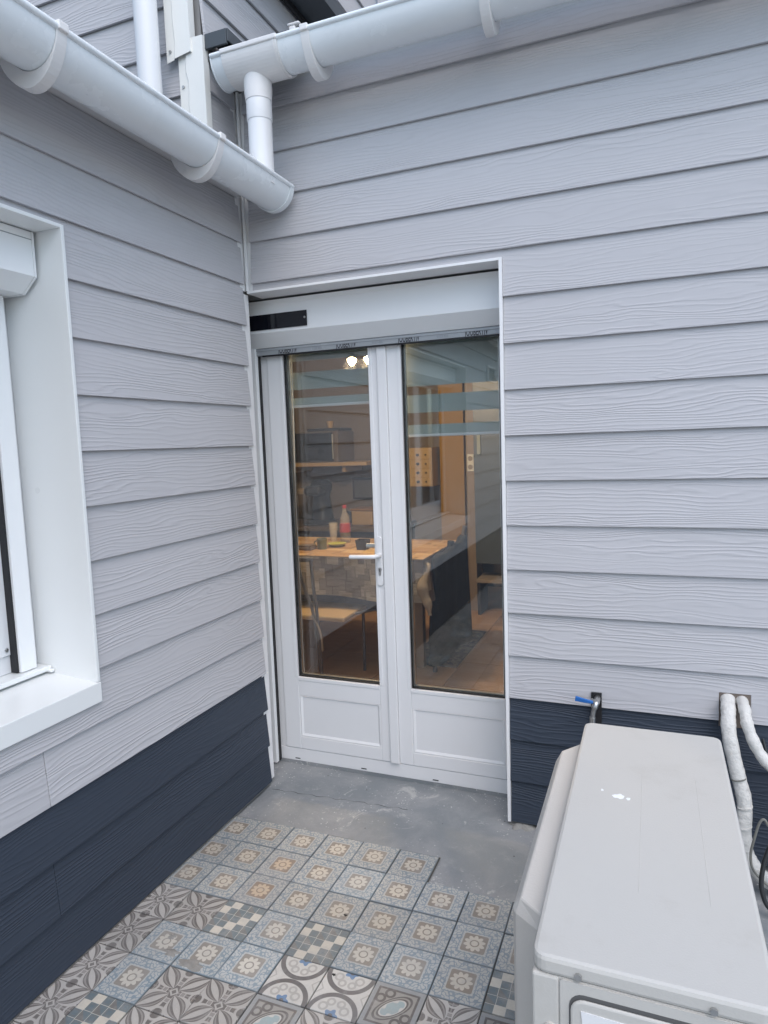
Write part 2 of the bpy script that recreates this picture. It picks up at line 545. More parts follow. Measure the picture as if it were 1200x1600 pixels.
def local(parent):
    """offset to subtract so that world-space geometry sits right under a moved parent"""
    v = Vector((0, 0, 0))
    while parent: v += parent.location; parent = parent.parent
    return v

def finish(bm, name, mat, parent=None, smooth=False, bev=0.0, seg=2, abs_coords=True):
    off = local(parent) if (parent and abs_coords) else Vector((0, 0, 0))
    if off.length > 0:
        bmesh.ops.translate(bm, vec=-off, verts=bm.verts)
    bmesh.ops.recalc_face_normals(bm, faces=bm.faces)
    me = bpy.data.meshes.new(name)
    bm.to_mesh(me); bm.free()
    for mt in (mat if isinstance(mat, (list, tuple)) else [mat]): me.materials.append(mt)
    if smooth:
        for p in me.polygons: p.use_smooth = True
    o = bpy.data.objects.new(name, me)
    link(o, parent)
    if bev:
        b = o.modifiers.new('bevel', 'BEVEL'); b.width = bev; b.segments = seg; b.limit_method = 'ANGLE'
        b.angle_limit = R(40)
        if smooth is None: pass
    return o

def bx(bm, x0, x1, y0, y1, z0, z1):
    vs = [bm.verts.new((x, y, z)) for x in (x0, x1) for y in (y0, y1) for z in (z0, z1)]
    for f in ((0, 1, 3, 2), (4, 6, 7, 5), (0, 4, 5, 1), (2, 3, 7, 6), (0, 2, 6, 4), (1, 5, 7, 3)):
        bm.faces.new([vs[i] for i in f])
    return vs

def box(name, x0, x1, y0, y1, z0, z1, mat, parent=None, bev=0.0, seg=2):
    bm = bmesh.new(); bx(bm, x0, x1, y0, y1, z0, z1)
    return finish(bm, name, mat, parent, bev=bev, seg=seg)

def boxes(name, lst, mat, parent=None, bev=0.0):
    bm = bmesh.new()
    for b in lst: bx(bm, *b)
    return finish(bm, name, mat, parent, bev=bev)

def prism(name, poly, axis, a, b, mat, parent=None, bev=0.0, smooth=False):
    """poly in the two other axes (order x,y,z without axis), extruded from a to b"""
    bm = bmesh.new()
    def pt(p, t):
        l = list(p); l.insert(axis, t); return l
    v0 = [bm.verts.new(pt(p, a)) for p in poly]
    v1 = [bm.verts.new(pt(p, b)) for p in poly]
    bm.faces.new(v0); bm.faces.new(v1[::-1])
    n = len(poly)
    for i in range(n):
        bm.faces.new((v0[i], v1[i], v1[(i + 1) % n], v0[(i + 1) % n]))
    return finish(bm, name, mat, parent, bev=bev, smooth=smooth)

def smoothpath(pts, n=8):
    pts = [Vector(p) for p in pts]
    out = []
    for i in range(len(pts) - 1):
        p0, p1, p2, p3 = pts[max(i - 1, 0)], pts[i], pts[i + 1], pts[min(i + 2, len(pts) - 1)]
        for k in range(n):
            t = k / n
            out.append(0.5 * ((2 * p1) + (-p0 + p2) * t + (2 * p0 - 5 * p1 + 4 * p2 - p3) * t * t + (-p0 + 3 * p1 - 3 * p2 + p3) * t ** 3))
    out.append(pts[-1])
    return out

def tube_bm(bm, pts, rad, seg=12, cap=True, flat=1.0):
    pts = [Vector(p) for p in pts]
    n = len(pts)
    rf = rad if callable(rad) else (lambda t: rad)
    tang = [(pts[min(i + 1, n - 1)] - pts[max(i - 1, 0)]).normalized() for i in range(n)]
    ref = Vector((0, 0, 1)) if abs(tang[0].z) < 0.9 else Vector((1, 0, 0))
    nx = tang[0].cross(ref).normalized()
    rings = []
    for i in range(n):
        nx = (nx - tang[i] * nx.dot(tang[i])).normalized()
        ny = tang[i].cross(nx)
        r = rf(i / max(n - 1, 1))
        rings.append([bm.verts.new(pts[i] + (nx * math.cos(2 * math.pi * k / seg) + ny * flat * math.sin(2 * math.pi * k / seg)) * r) for k in range(seg)])
    for i in range(n - 1):
        for k in range(seg):
            bm.faces.new((rings[i][k], rings[i][(k + 1) % seg], rings[i + 1][(k + 1) % seg], rings[i + 1][k]))
    if cap:
        bm.faces.new(rings[0][::-1]); bm.faces.new(rings[-1])

def tube(name, pts, rad, mat, parent=None, seg=12, cap=True, flat=1.0):
    bm = bmesh.new(); tube_bm(bm, pts, rad, seg, cap, flat)
    o = finish(bm, name, mat, parent, smooth=True)
    m_ = o.modifiers.new('split', 'EDGE_SPLIT'); m_.split_angle = R(50)
    return o

def lathe(name, prof, mat, parent=None, at=(0, 0, 0), seg=20):
    bm = bmesh.new()
    rings = []
    for r, z in prof:
        rings.append([bm.verts.new((at[0] + r * math.cos(2 * math.pi * k / seg), at[1] + r * math.sin(2 * math.pi * k / seg), at[2] + z)) for k in range(seg)])
    for a, b in zip(rings, rings[1:]):
        for k in range(seg): bm.faces.new((a[k], a[(k + 1) % seg], b[(k + 1) % seg], b[k]))
    bm.faces.new(rings[0][::-1]); bm.faces.new(rings[-1])
    o = finish(bm, name, mat, parent, smooth=True)
    m_ = o.modifiers.new('split', 'EDGE_SPLIT'); m_.split_angle = R(45)
    return o

# ================================================================== SETTING
FZ = -0.51
def flat_sheet(name, x0, x1, y0, y1, z, mat, kind='structure', th=0.0):
    bm = bmesh.new()
    vs = [bm.verts.new(p) for p in ((x0, y0, z), (x1, y0, z), (x1, y1, z), (x0, y1, z))]
    bm.faces.new(vs)
    o = finish(bm, name, mat)
    return tag(o, kind=kind)

g = flat_sheet('ground', -150, 150, -150, 150, FZ - 0.06, M['ground'])
tag(g, 'pale gravel ground beyond the patio')
slab = box('patio_slab', -0.15, 5.0, -4.2, 0.30, FZ - 0.2, FZ - 0.004, M['concrete'])
tag(slab, 'worn grey concrete slab with white flecks before the door', kind='structure')
# hairline joint in the slab, a little proud ridge of filler
bm = bmesh.new()
pts = []
for i in range(30):
    t = i / 29
    pts.append((0.02 + t * 0.62, -0.045 + 0.03 * t + 0.004 * math.sin(i * 1.7) + random.uniform(-.003, .003), FZ - 0.0042))
tube_bm(bm, pts, lambda t: 0.0012 + 0.0006 * math.sin(t * 40), 5)
finish(bm, 'slab_crack', M['darkmetal'], slab)

# ------------------------------------------------------------------ tiles
floor = bpy.data.objects.new('tiled_patio_floor', None)
floor.empty_display_size = 0.1
link(floor)
tag(floor, 'patio floor of mixed old patterned cement tiles', kind='structure')
tile_mesh = {}
def tile_me(key):
    if key not in tile_mesh:
        h = T / 2 - 0.0014
        bm = bmesh.new()
        vs = bx(bm, -h, h, -h, h, -0.018, 0.0)
        bmesh.ops.bevel(bm, geom=[e for e in bm.edges if all(v.co.z > -0.001 for v in e.verts)], offset=0.0014, segments=1, affect='EDGES')
        me = bpy.data.meshes.new('floor_tile')
        bmesh.ops.recalc_face_normals(bm, faces=bm.faces)
        bm.to_mesh(me); bm.free()
        me.materials.append(M[key])
        tile_mesh[key] = me
    return tile_mesh[key]
def cut_tile(key, poly, z):
    bm = bmesh.new()
    a = [bm.verts.new((x, y, 0)) for x, y in poly]
    b = [bm.verts.new((x, y, -0.018)) for x, y in poly]
    bm.faces.new(a); bm.faces.new(b[::-1])
    n = len(poly)
    for i in range(n): bm.faces.new((a[i], b[i], b[(i + 1) % n], a[(i + 1) % n]))
    bmesh.ops.recalc_face_normals(bm, faces=bm.faces)
    me = bpy.data.meshes.new('floor_tile')
    bm.to_mesh(me); bm.free(); me.materials.append(M[key])
    return me
def put_tile(key, x, y, rot=0, me=None):
    o = bpy.data.objects.new('floor_tile', me or tile_me(key))
    o.location = (x, y, FZ + 0.006 + random.uniform(-0.0020, 0.0020))
    o.rotation_euler = (random.uniform(-.004, .004), random.uniform(-.004, .004), R(90 * rot + random.uniform(-.5, .5)))
    link(o, floor)
    return o
OX, OY = 0.121, -0.289
def cell(i, j): return OX + (i + 0.5) * T, OY - (j + 0.5) * T
LAY = {
    0: {i: 'A' for i in range(-1, 5)},
    1: {i: 'A' for i in range(-1, 9)},
    2: {i: 'A' for i in range(-1, 9)},
    3: {-1: 'C', 0: 'C', 1: 'B', 2: 'A3', 3: 'B', 4: 'A', 5: 'A3', 6: 'A', 7: 'B', 8: 'A'},
    4: {-1: 'C', 0: 'A3', 1: 'A3', 2: 'A3', 3: 'D', 4: 'D', 5: 'E', 6: 'C', 7: 'E', 8: 'C'},
    5: {-1: 'C', 0: 'A3', 1: 'C', 2: 'C', 3: 'E', 4: 'C', 5: 'C', 6: 'C', 7: 'C', 8: 'C'},
    6: {-1: 'C', 0: 'B', 1: 'C', 2: 'C', 3: 'C', 4: 'E', 5: 'C', 6: 'D', 7: 'C', 8: 'C'},
    7: {-1: 'C', 0: 'A3', 1: 'C', 2: 'E', 3: 'C', 4: 'B', 5: 'C', 6: 'C', 7: 'A', 8: 'C'},
}
for j in range(8, 15):
    LAY[j] = {i: random.choice('CCCEADB') for i in range(-1, 9)}
for j, rowd in LAY.items():
    for i, key in rowd.items():
        x, y = cell(i, j)
        rot = 0
        if key == 'A' and (i, j) in ((1, 1), (1, 2)): key = 'A2'
        elif key == 'A' and random.random() < 0.18: key = 'A3'
        if key in ('A', 'A2', 'A3', 'C'): rot = random.randrange(4)
        if key == 'D': rot = 0
        if key == 'E': rot = random.choice((0, 0, 2))
        put_tile(key, x, y, rot)
# right-hand run of tiles behind the heat pump ends where the slab shows; grout bed under all
bm = bmesh.new()
outline = [(-0.1, OY + 0.004), (OX + 5 * T + 0.004, OY + 0.004), (OX + 5 * T + 0.004, OY - T + 0.004), (OX + 9 * T + 0.01, OY - T + 0.004), (OX + 9 * T + 0.01, OY - 15 * T - 0.01), (-0.1, OY - 15 * T - 0.01)]
vs = [bm.verts.new((x, y, FZ + 0.0005)) for x, y in outline]
bm.faces.new(vs)
finish(bm, 'grout_bed', M['grout'], floor)
# cement repairs smeared over broken tiles
def lump(name, cx, cy, rx, ry, hgt, mat, parent, z=FZ + 0.0055, n=26, seed=1):
    rg = random.Random(seed)
    bm = bmesh.new()
    amps = [(rg.uniform(.05, .22), k, rg.uniform(0, 6.28)) for k in (2, 3, 5, 7)]
    rings = []
    for f in (1.0, 0.86, 0.6, 0.3):
        ring = []
        for k in range(n):
            a = 2 * math.pi * k / n
            s = 1 + sum(A * math.sin(q * a + ph) for A, q, ph in amps)
            ring.append(bm.verts.new((cx + rx * f * s * math.cos(a), cy + ry * f * s * math.sin(a), z + (0 if f == 1.0 else hgt * (1.1 - f) + rg.uniform(0, hgt * .25)))))
        rings.append(ring)
    for a, b in zip(rings, rings[1:]):
        for k in range(n): bm.faces.new((a[k], a[(k + 1) % n], b[(k + 1) % n], b[k]))
    bm.faces.new(rings[-1])
    return finish(bm, name, mat, parent, smooth=True)
lump('cement_patch', 0.325, -1.005, 0.045, 0.018, 0.003, M['mortar'], floor, seed=3)
lump('cement_patch', 0.24, -0.985, 0.026, 0.012, 0.003, M['mortar'], floor, seed=5)
lump('cement_patch', 0.20, -0.93, 0.012, 0.012, 0.002, M['mortar'], floor, seed=8)
lump('cement_patch', 0.93, -0.965, 0.06, 0.018, 0.002, M['mortar'], floor, seed=11)
lump('cement_patch', 1.10, -0.985, 0.05, 0.025, 0.002, M['mortar'], floor, seed=12)
for (x, y, r_) in ((0.665, -0.672, 0.008), (0.735, -0.90, 0.006)):
    lump('tile_chip', x, y, r_, r_ * 0.7, 0.0012, M['black'], floor, seed=int(r_ * 1e4))

# ================================================================== WALLS
E_ = 0.165
LAP = 0.022
def board(name, poly, zb, mat, parent, origin, rotz):
    """poly: (s, z) outline in wall coordinates, wall line through origin, outward = local -y"""
    s0 = min(p[0] for p in poly)
    bm = bmesh.new()
    jit = random.uniform(-.0006, .0006)
    def fy(z): return (z - zb) / E_ * 0.0125 + jit
    f = [bm.verts.new((s - s0, fy(z), z - zb)) for s, z in poly]
    b = [bm.verts.new((s - s0, fy(z) + 0.0105, z - zb)) for s, z in poly]
    bm.faces.new(f); bm.faces.new(b[::-1])
    n = len(poly)
    for i in range(n): bm.faces.new((f[i], b[i], b[(i + 1) % n], f[(i + 1) % n]))
    o = finish(bm, name, mat, None)
    c, s = math.cos(rotz), math.sin(rotz)
    o.location = (origin[0] + c * s0, origin[1] + s * s0, zb)
    o.rotation_euler = (0, 0, rotz)
    o.parent = parent
    bv = o.modifiers.new('bevel', 'BEVEL'); bv.width = 0.0011; bv.segments = 1; bv.limit_method = 'ANGLE'
    return o
def rect(s0, s1, z0, z1): return [(s0, z0), (s1, z0), (s1, z1), (s0, z1)]

# ---- wall with the door (faces -y)
dw = thing('clad_wall', 'light grey weatherboard wall with dark base boards, holding the glazed door', 'wall')
DX, DZ = 1.061, 1.622
for k in range(-3, 15):
    zb, zt = k * E_ + 0.001, (k + 1) * E_ + LAP
    mt = M['dark'] if k < 0 else M['light']
    X1 = 4.6
    if k < 9:
        if k == 0:      # cut round the pipe entry
            board('weatherboard', [(DX, zb), (1.776, zb), (1.776, 0.098), (1.872, 0.098), (1.872, zb), (X1, zb), (X1, zt), (DX, zt)], zb, mt, dw, (0, 0), 0)
        else:
            j = 3.0 + (k * 7 % 5) * 0.25
            board('weatherboard', rect(DX, j, zb, zt), zb, mt, dw, (0, 0), 0)
            board('weatherboard', rect(j + 0.002, X1, zb, zt), zb, mt, dw, (0, 0), 0)
    elif k == 9:
        board('weatherboard', [(DX, zb), (X1, zb), (X1, zt), (0.020, zt), (0.020, DZ), (DX, DZ)], zb, mt, dw, (0, 0), 0)
    else:
        board('weatherboard', rect(0.020, X1, zb, min(zt, 2.47)), zb, mt, dw, (0, 0), 0)
boxes('wall_backing', [(1.125, 4.6, 0.027, 0.30, -0.47, 2.45), (-0.1, 1.125, 0.1205, 0.30, 1.6135, 1.6295), (-0.1, 1.125, 0.027, 0.30, 1.63, 2.45), (-2.6, -0.137, 0.03, 0.30, -0.5, 2.45)], M['backing'], dw)
box('door_trim', 1.0492, 1.0605, -0.006, 0.118, -0.493, 1.6215, M['trim'], dw)
box('door_trim', 0.002, 1.0490, -0.005, 0.112, 1.6125, 1.6215, M['trim'], dw)
# inner corner profile over the door and the end strip beside it
boxes('corner_trim', [(-0.0145, -0.0115, -0.034, 0.010, 1.6235, 2.40), (-0.0090, 0.036, 0.0135, 0.0165, 1.626, 2.40), (-0.0035, 0.0060, -0.0030, 0.0065, 1.6235, 2.40)], M['trim'], dw, bev=0.001)
# grubby footing under the last board
lump('footing', 1.10, 0.03, 0.05, 0.05, 0.02, M['mortar'], dw, z=FZ - 0.004, seed=21)
lump('footing', 1.22, 0.035, 0.06, 0.04, 0.012, M['black'], dw, z=FZ - 0.004, seed=22)

# ---- wall with the window (faces +x)
lw = thing('clad_wall', 'light grey weatherboard wall with dark base boards, holding the white window', 'wall')
WL, WR, WB, WT = -3.05, -0.944, 0.228, 1.627
S0, S1 = -5.2, -0.013
for k in range(-3, 12):
    zb, zt = k * E_ - 0.002, (k + 1) * E_ + LAP
    if k == 11: zt = 1.99
    mt = M['dark'] if k < 0 else M['light']
    args = (zb, mt, lw, (0, 0), R(90))
    if k in (0, -2):
        j = -1.15
        board('weatherboard', rect(j + 0.0016, S1, zb, zt), *args)
        board('weatherboard', rect(S0, j, zb, zt), *args)
    elif k == 1:
        board('weatherboard', [(S0, zb), (S1, zb), (S1, zt), (WR, zt), (WR, WB), (WL, WB), (WL, zt), (S0, zt)], *args)
    elif 2 <= k <= 8:
        board('weatherboard', rect(WR, S1, zb, zt), *args)
        board('weatherboard', rect(S0, WL, zb, zt), *args)
    elif k == 9:
        board('weatherboard', [(S0, zb), (WL, zb), (WL, WT), (WR, WT), (WR, zb), (S1, zb), (S1, zt), (S0, zt)], *args)
    else:
        board('weatherboard', rect(S0, S1, zb, zt), *args)
boxes('wall_backing', [(-0.30, -0.028, -5.2, -3.06, -0.5, 2.0), (-0.30, -0.028, -0.935, 0.029, -0.5, 2.0), (-0.30, -0.028, -3.06, -0.935, -0.5, 0.225), (-0.30, -0.028, -3.06, -0.935, 1.64, 2.0)], M['backing'], lw)
boxes('end_trim', [(-0.0145, -0.0115, -0.0335, 0.0205, -0.495, 1.6115), (-0.09, -0.0115, 0.0210, 0.0240, -0.495, 1.6115)], M['trim'], lw)
box('drip_strip', -0.022, 0.0015, -5.2, -0.034, -0.5005, -0.4975, M['steel'], lw)
boxes('fascia', [(-0.05, 0.082, -5.2, -0.022, 1.992, 2.006), (0.070, 0.084, -5.2, -0.022, 2.0065, 2.075)], M['white'], lw)
prism('roof', [(0.13, 2.072), (-2.6, 2.60), (-2.6, 2.66), (0.13, 2.09)], 1, -5.2, -0.23, M['roof'], lw)

# ---- taller house behind: front face y=-0.2 (x<0) and side face x=0
uw = thing('clad_upper_wall', 'taller light grey weatherboard house corner rising above the gutters', 'wall')
for k in range(12, 22):
    zb, zt = k * E_ + 0.018, (k + 1) * E_ + LAP + 0.018
    board('weatherboard', rect(-3.2, -0.105, zb, zt), zb, M['light'], uw, (0, -0.2), 0)
    if k < 15: board('weatherboard', rect(-0.185, -0.013, zb, zt if k < 14 else 2.45), zb, M['light'], uw, (0.0, 0.0), R(90))
    if k >= 15: board('weatherboard', rect(-0.185, 3.2, zb, zt), zb, M['light'], uw, (0.0, 0.0), R(90))
boxes('wall_backing', [(-3.2, -0.030, -0.174, -0.02, 2.0, 3.7), (-0.35, -0.030, -0.018, 3.2, 2.46, 3.7)], M['backing'], uw)
box('eave', -0.02, 0.158, -0.20, 3.4, 3.0, 3.07, M['darkmetal'], uw)
box('eave_lip', 0.0005, 0.016, -0.20, 3.4, 2.975, 2.9995, M['black'], uw)
# main roof over the door wall and a further wall far back
prism('roof', [(-0.10, 2.482), (3.2, 2.85), (3.2, 2.92), (-0.10, 2.50)], 0, 0.02, 4.6, M['roof'], dw)
boxes('fascia', [(0.02, 4.6, -0.083, 0.02, 2.452, 2.466), (0.02, 4.6, -0.085, -0.070, 2.4665, 2.50)], M['white'], dw)
rw = thing('clad_rear_wall', 'pale weatherboard wall far back above the long gutter', 'wall')
for k in range(0, 18):
    zb = 2.5 + k * E_
    board('weatherboard', rect(0.002, 4.6, zb, zb + E_ + LAP), zb, M['light'], rw, (0, 1.6), 0)

# ================================================================== GUTTERS
def gutter_profile(r, th=0.003, n=20):
    out = [(-r * math.cos(math.pi * i / n), -r * math.sin(math.pi * i / n)) for i in range(n + 1)]
    inn = [(-(r - th) * math.cos(math.pi * i / n), -(r - th) * math.sin(math.pi * i / n)) for i in range(n, -1, -1)]
    return out + inn
def crescent(r, wall_side, n=22):
    """bracket outline; wall_side=-1 means the wall is on the negative side"""
    inn, out = [], []
    for i in range(n + 1):
        a = math.pi * i / n
        cx = -math.cos(a) * wall_side * -1
        f = (1 - (i / n if wall_side == 1 else 1 - i / n)) if False else None
        c, s = math.cos(a), math.sin(a)
        # t=1 at wall side, 0 at outer rim
        t = (1 + c * wall_side) / 2
        grow = 0.004 + 0.036 * max(0.0, math.sin(min(1, t * 1.25) * math.pi * 0.62)) ** 1.6
        inn.append((c * (r + 0.001), -s * (r + 0.001)))
        out.append((c * (r + grow), -s * (r + grow)))
    return out + inn[::-1]
GR = 0.080
# left gutter along y
gl = thing('rain_gutter', 'pale half-round gutter above the window wall, end stopped in the corner', 'gutter', (0.17, -0.03, 1.985))
prof = [(0.17 + a, 1.985 + b) for a, b in gutter_profile(GR)]
prism('channel', prof, 1, -5.2, -0.034, M['gutter'], gl, smooth=True).modifiers.new('s', 'EDGE_SPLIT').split_angle = R(40)
tube('rim_bead', [(0.251, -5.2, 1.986), (0.251, -0.030, 1.986)], 0.0085, M['gutter'], gl)
tube('rim_bead', [(0.090, -5.2, 1.986), (0.090, -0.034, 1.986)], 0.006, M['gutter'], gl)
cap = [(0.17 + (GR + .0035) * math.cos(math.pi + math.pi * i / 24), 1.985 + (GR + .0035) * math.sin(math.pi + math.pi * i / 24)) for i in range(25)]
prism('end_cap', cap, 1, -0.0335, -0.026, M['gutter'], gl, bev=0.002)
ring = [(0.17 + r_ * math.cos(math.pi + math.pi * i / 24), 1.985 + r_ * math.sin(math.pi + math.pi * i / 24)) for r_, rng in ((GR + .0055, range(25)), (GR + .0008, range(24, -1, -1))) for i in rng]
prism('end_ring', ring, 1, -0.052, -0.0255, M['gutter'], gl, smooth=False)
for y in (-0.50, -1.14, -1.78, -2.42, -3.06, -3.7):
    b = prism('bracket', [(0.17 + a, 1.985 + c) for a, c in crescent(GR, -1)], 1, y - 0.016, y + 0.016, M['gutter_pink'], gl, bev=0.002)
    prism('bracket_hook', [(0.240, 1.978), (0.262, 1.978), (0.262, 1.999), (0.240, 1.999)], 1, y - 0.015, y + 0.015, M['gutter_pink'], b, bev=0.003)
    box('bracket_arm', 0.0840, 0.0895, y - 0.013, y + 0.013, 1.91, 2.0, M['black'], b)
# right gutter along x
gr = thing('rain_gutter', 'long pale half-round gutter along the top of the door wall', 'gutter', (0.06, -0.17, 2.40))
prof = [(-0.17 + a, 2.40 + b) for a, b in gutter_profile(GR)]
prism('channel', prof, 0, 0.062, 4.6, M['gutter'], gr, smooth=True).modifiers.new('s', 'EDGE_SPLIT').split_angle = R(40)
tube('rim_bead', [(0.058, -0.251, 2.401), (4.6, -0.251, 2.401)], 0.0085, M['gutter'], gr)
tube('rim_bead', [(0.058, -0.090, 2.401), (4.6, -0.090, 2.401)], 0.006, M['gutter'], gr)
capr = [(-0.17 + (GR + .0035) * math.cos(math.pi + math.pi * i / 24), 2.40 + (GR + .0035) * math.sin(math.pi + math.pi * i / 24)) for i in range(25)]
prism('end_cap', capr, 0, 0.055, 0.0615, M['gutter'], gr, bev=0.002)
ringr = lambda ro, ri: [(-0.17 + r_ * math.cos(math.pi + math.pi * i / 24), 2.40 + r_ * math.sin(math.pi + math.pi * i / 24)) for r_, rng in ((ro, range(25)), (ri, range(24, -1, -1))) for i in rng]
out_ = prism('outlet_collar', ringr(GR + .0065, GR + .0008), 0, 0.105, 0.335, M['gutter_pink'], gr, bev=0.0015)
boxes('collar_lip', [(0.103, 0.337, -0.262, -0.246, 2.394, 2.4115)], M['gutter_pink'], out_, bev=0.004)
lathe('outlet_spout', [(0.0505, -0.055), (0.0520, -0.115), (0.0488, -0.146), (0.0488, -0.152)], M['gutter_pink'], out_, at=(0.203, -0.17, 2.40), seg=28)
prism('collar_seam', ringr(GR + .0085, GR + .0067), 0, 0.318, 0.326, M['gutter_pink'], out_)
for x in (0.445, 1.065, 1.7, 2.3, 2.9):
    b = prism('bracket', [(-0.17 + a, 2.40 + c) for a, c in crescent(GR, 1)], 0, x - 0.016, x + 0.016, M['gutter_pink'], gr, bev=0.002)
    prism('bracket_hook', [(-0.262, 2.393), (-0.240, 2.393), (-0.240, 2.414), (-0.262, 2.414)], 0, x - 0.015, x + 0.015, M['gutter_pink'], b, bev=0.003)
    box('bracket_arm', x - 0.012, x + 0.012, -0.0895, -0.084, 2.32, 2.44, M['gutter_pink'], b)

# drop pipe from the right gutter into the left one
dp = thing('drop_pipe', 'short white drop pipe from the upper gutter into the lower one', 'pipe', (0.212, -0.17, 1.93))
lathe('pipe', [(0.0445, 0.0), (0.0445, 0.30)], M['white'], dp, at=(0.203, -0.17, 1.955), seg=28)
lathe('socket', [(0.0462, 0.0), (0.0472, 0.003), (0.0472, 0.066), (0.0465, 0.07)], M['white'], dp, at=(0.203, -0.17, 2.178), seg=28)
# downpipe of the taller house
dp2 = thing('down_pipe', 'tall blue-white downpipe behind the left gutter', 'pipe', (-0.187, -0.29, 2.02))
lathe('pipe', [(0.043, 0.0), (0.043, 1.5)], M['white'], dp2, at=(-0.187, -0.29, 2.02), seg=28)
boxes('pipe_clip', [(-0.20, -0.174, -0.285, -0.19, 2.95, 2.975)], M['white'], dp2)

# white flashings on the corner of the taller house
def wavy_strip(name, x0, x1, y, z0, z1, label, screw):
    t = thing(name, label, 'flashing', (x0, y, z0))
    bm = bmesh.new()
    n = 14
    for side in range(1):
        rows = []
        for i in range(n + 1):
            z = z0 + (z1 - z0) * i / n
            dz = 0.018 * (1 - i / n)
            w_ = 0.004 * math.sin(i * 0.9) + 0.003 * math.sin(i * 2.1)
            xs = [x0, x0 + (x1 - x0) * 0.3 + w_, x0 + (x1 - x0) * 0.36 + w_, x1]
            ys = [y, y, y - 0.006, y - 0.004]
            row = [(bm.verts.new((x, yy, z + (dz * (x - x0) / (x1 - x0) if i == 0 else 0))), bm.verts.new((x, yy + 0.002, z + (dz * (x - x0) / (x1 - x0) if i == 0 else 0)))) for x, yy in zip(xs, ys)]
            rows.append(row)
        for a, b in zip(rows, rows[1:]):
            for k in range(3):
                bm.faces.new((a[k][0], a[k + 1][0], b[k + 1][0], b[k][0]))
                bm.faces.new((a[k][1], b[k][1], b[k + 1][1], a[k + 1][1]))
            bm.faces.new((a[0][0], b[0][0], b[0][1], a[0][1]))
            bm.faces.new((a[3][0], a[3][1], b[3][1], b[3][0]))
    finish(bm, 'sheet', M['cream'], t)
    bm = bmesh.new()
    bx(bm, x1 - 0.001, x1 + 0.0012, y - 0.004, y + 0.03, z0 + 0.018, z1)
    finish(bm, 'return_edge', M['cream'], t)
    sx, sz = screw
    tube('screw', [(sx, y - 0.0045, sz), (sx, y + 0.001, sz)], 0.0055, M['steel'], t, seg=10)
    return t
wavy_strip('corner_flashing', -0.112, 0.002, -0.212, 1.98, 2.507, 'lower of two cream corner flashings, tucked behind the gutter', (-0.095, 2.345))
wavy_strip('corner_flashing', -0.156, -0.046, -0.222, 2.438, 3.4, 'upper of two cream corner flashings, lapped over the other', (-0.138, 2.475))

# dark sheet-metal roof edge poking out above the right gutter
fl = thing('roof_edge_flashing', 'dark grey metal roof edge between flashing and gutter', 'flashing', (0.0, -0.2, 2.46))
boxes('sheet', [(0.003, 0.098, -0.19, 0.45, 2.505, 2.515), (0.003, 0.098, -0.2025, -0.1905, 2.462, 2.515), (0.0985, 0.1045, -0.20, 0.45, 2.47, 2.515)], M['darkmetal'], fl, bev=0.002)
box('shadow_slab', 0.004, 0.34, -0.186, 0.40, 2.425, 2.455, M['black'], fl)  # black slab standing in for the shadow under the metal edge
# gutter joint clip that shows above the right rim
cl = thing('gutter_clip', 'small grey plastic clip standing on the roof edge behind the upper gutter', 'clip', (0.32, -0.09, 2.50))
boxes('body', [(0.306, 0.332, -0.104, -0.088, 2.486, 2.520), (0.300, 0.350, -0.106, -0.086, 2.5205, 2.530)], M['gutter_pink'], cl, bev=0.005)
cl2 = thing('gutter_clip', 'grey plastic clip behind the rim of the lower gutter, top left', 'clip', (0.09, -1.16, 2.0))
boxes('body', [(0.083, 0.10, -1.20, -1.08, 1.994, 2.06)], M['gutter'], cl2, bev=0.01)
cl3 = thing('gutter_clip', 'grey plastic clip behind the lower gutter below the flashing', 'clip', (0.09, -0.47, 2.0))
boxes('body', [(0.083, 0.10, -0.52, -0.42, 1.994, 2.045)], M['gutter'], cl3, bev=0.01)
rb = thing('rubber_seal', 'loose black rubber strip tucked beside the drop pipe', 'seal', (0.08, -0.12, 2.06))
tube('strip', smoothpath([(0.075, -0.20, 2.085), (0.095, -0.14, 2.095), (0.13, -0.10, 2.07), (0.15, -0.08, 2.02)], 5), 0.014, M['black'], rb, seg=8, flat=0.35)

# ================================================================== ROLLER SHUTTER OVER THE DOOR
rs = thing('roller_shutter', 'white roller shutter box with small solar panel above the glazed door', 'shutter', (0.5, 0.2, 1.4))
bxm = prism('shutter_box', [(0.116, 1.604), (0.116, 1.470), (0.166, 1.414), (0.185, 1.414), (0.262, 1.414), (0.262, 1.604)], 0, -0.134, 1.120, M['alu'], rs, bev=0.0012)
box('box_joint', -0.1, 1.1, 0.1135, 0.1155, 1.5865, 1.604, M['alu'], bxm)
sl = box('bottom_slat', -0.095, 1.115, 0.170, 0.180, 1.383, 1.4135, M['slat'], rs, bev=0.002)
box('slat_rib', -0.094, 1.114, 0.167, 0.1698, 1.4015, 1.4085, M['slat'], sl, bev=0.001)
box('slat_seal', -0.05, 1.07, 0.172, 0.179, 1.377, 1.3828, M['black'], sl)
sp = box('solar_panel', -0.085, 0.213, 0.111, 0.1130, 1.482, 1.546, M['solar'], rs, bev=0.0008)
tube('screw', [(0.203, 0.1095, 1.517), (0.203, 0.1113, 1.517)], 0.0045, M['steel'], sp, seg=10)
for x0, x1 in ((-0.130, -0.078), (1.096, 1.148)):
    gd = box('guide_rail', x0, x1, 0.158, 0.1862, -0.505, 1.4135, M['alu'], rs, bev=0.0015)
    xs = x1 + 0.0002 if x0 < 0 else x0 - 0.0027
    box('brush_seal', xs, xs + 0.0025, 0.180, 0.2, -0.503, 1.382, M['black'], gd)
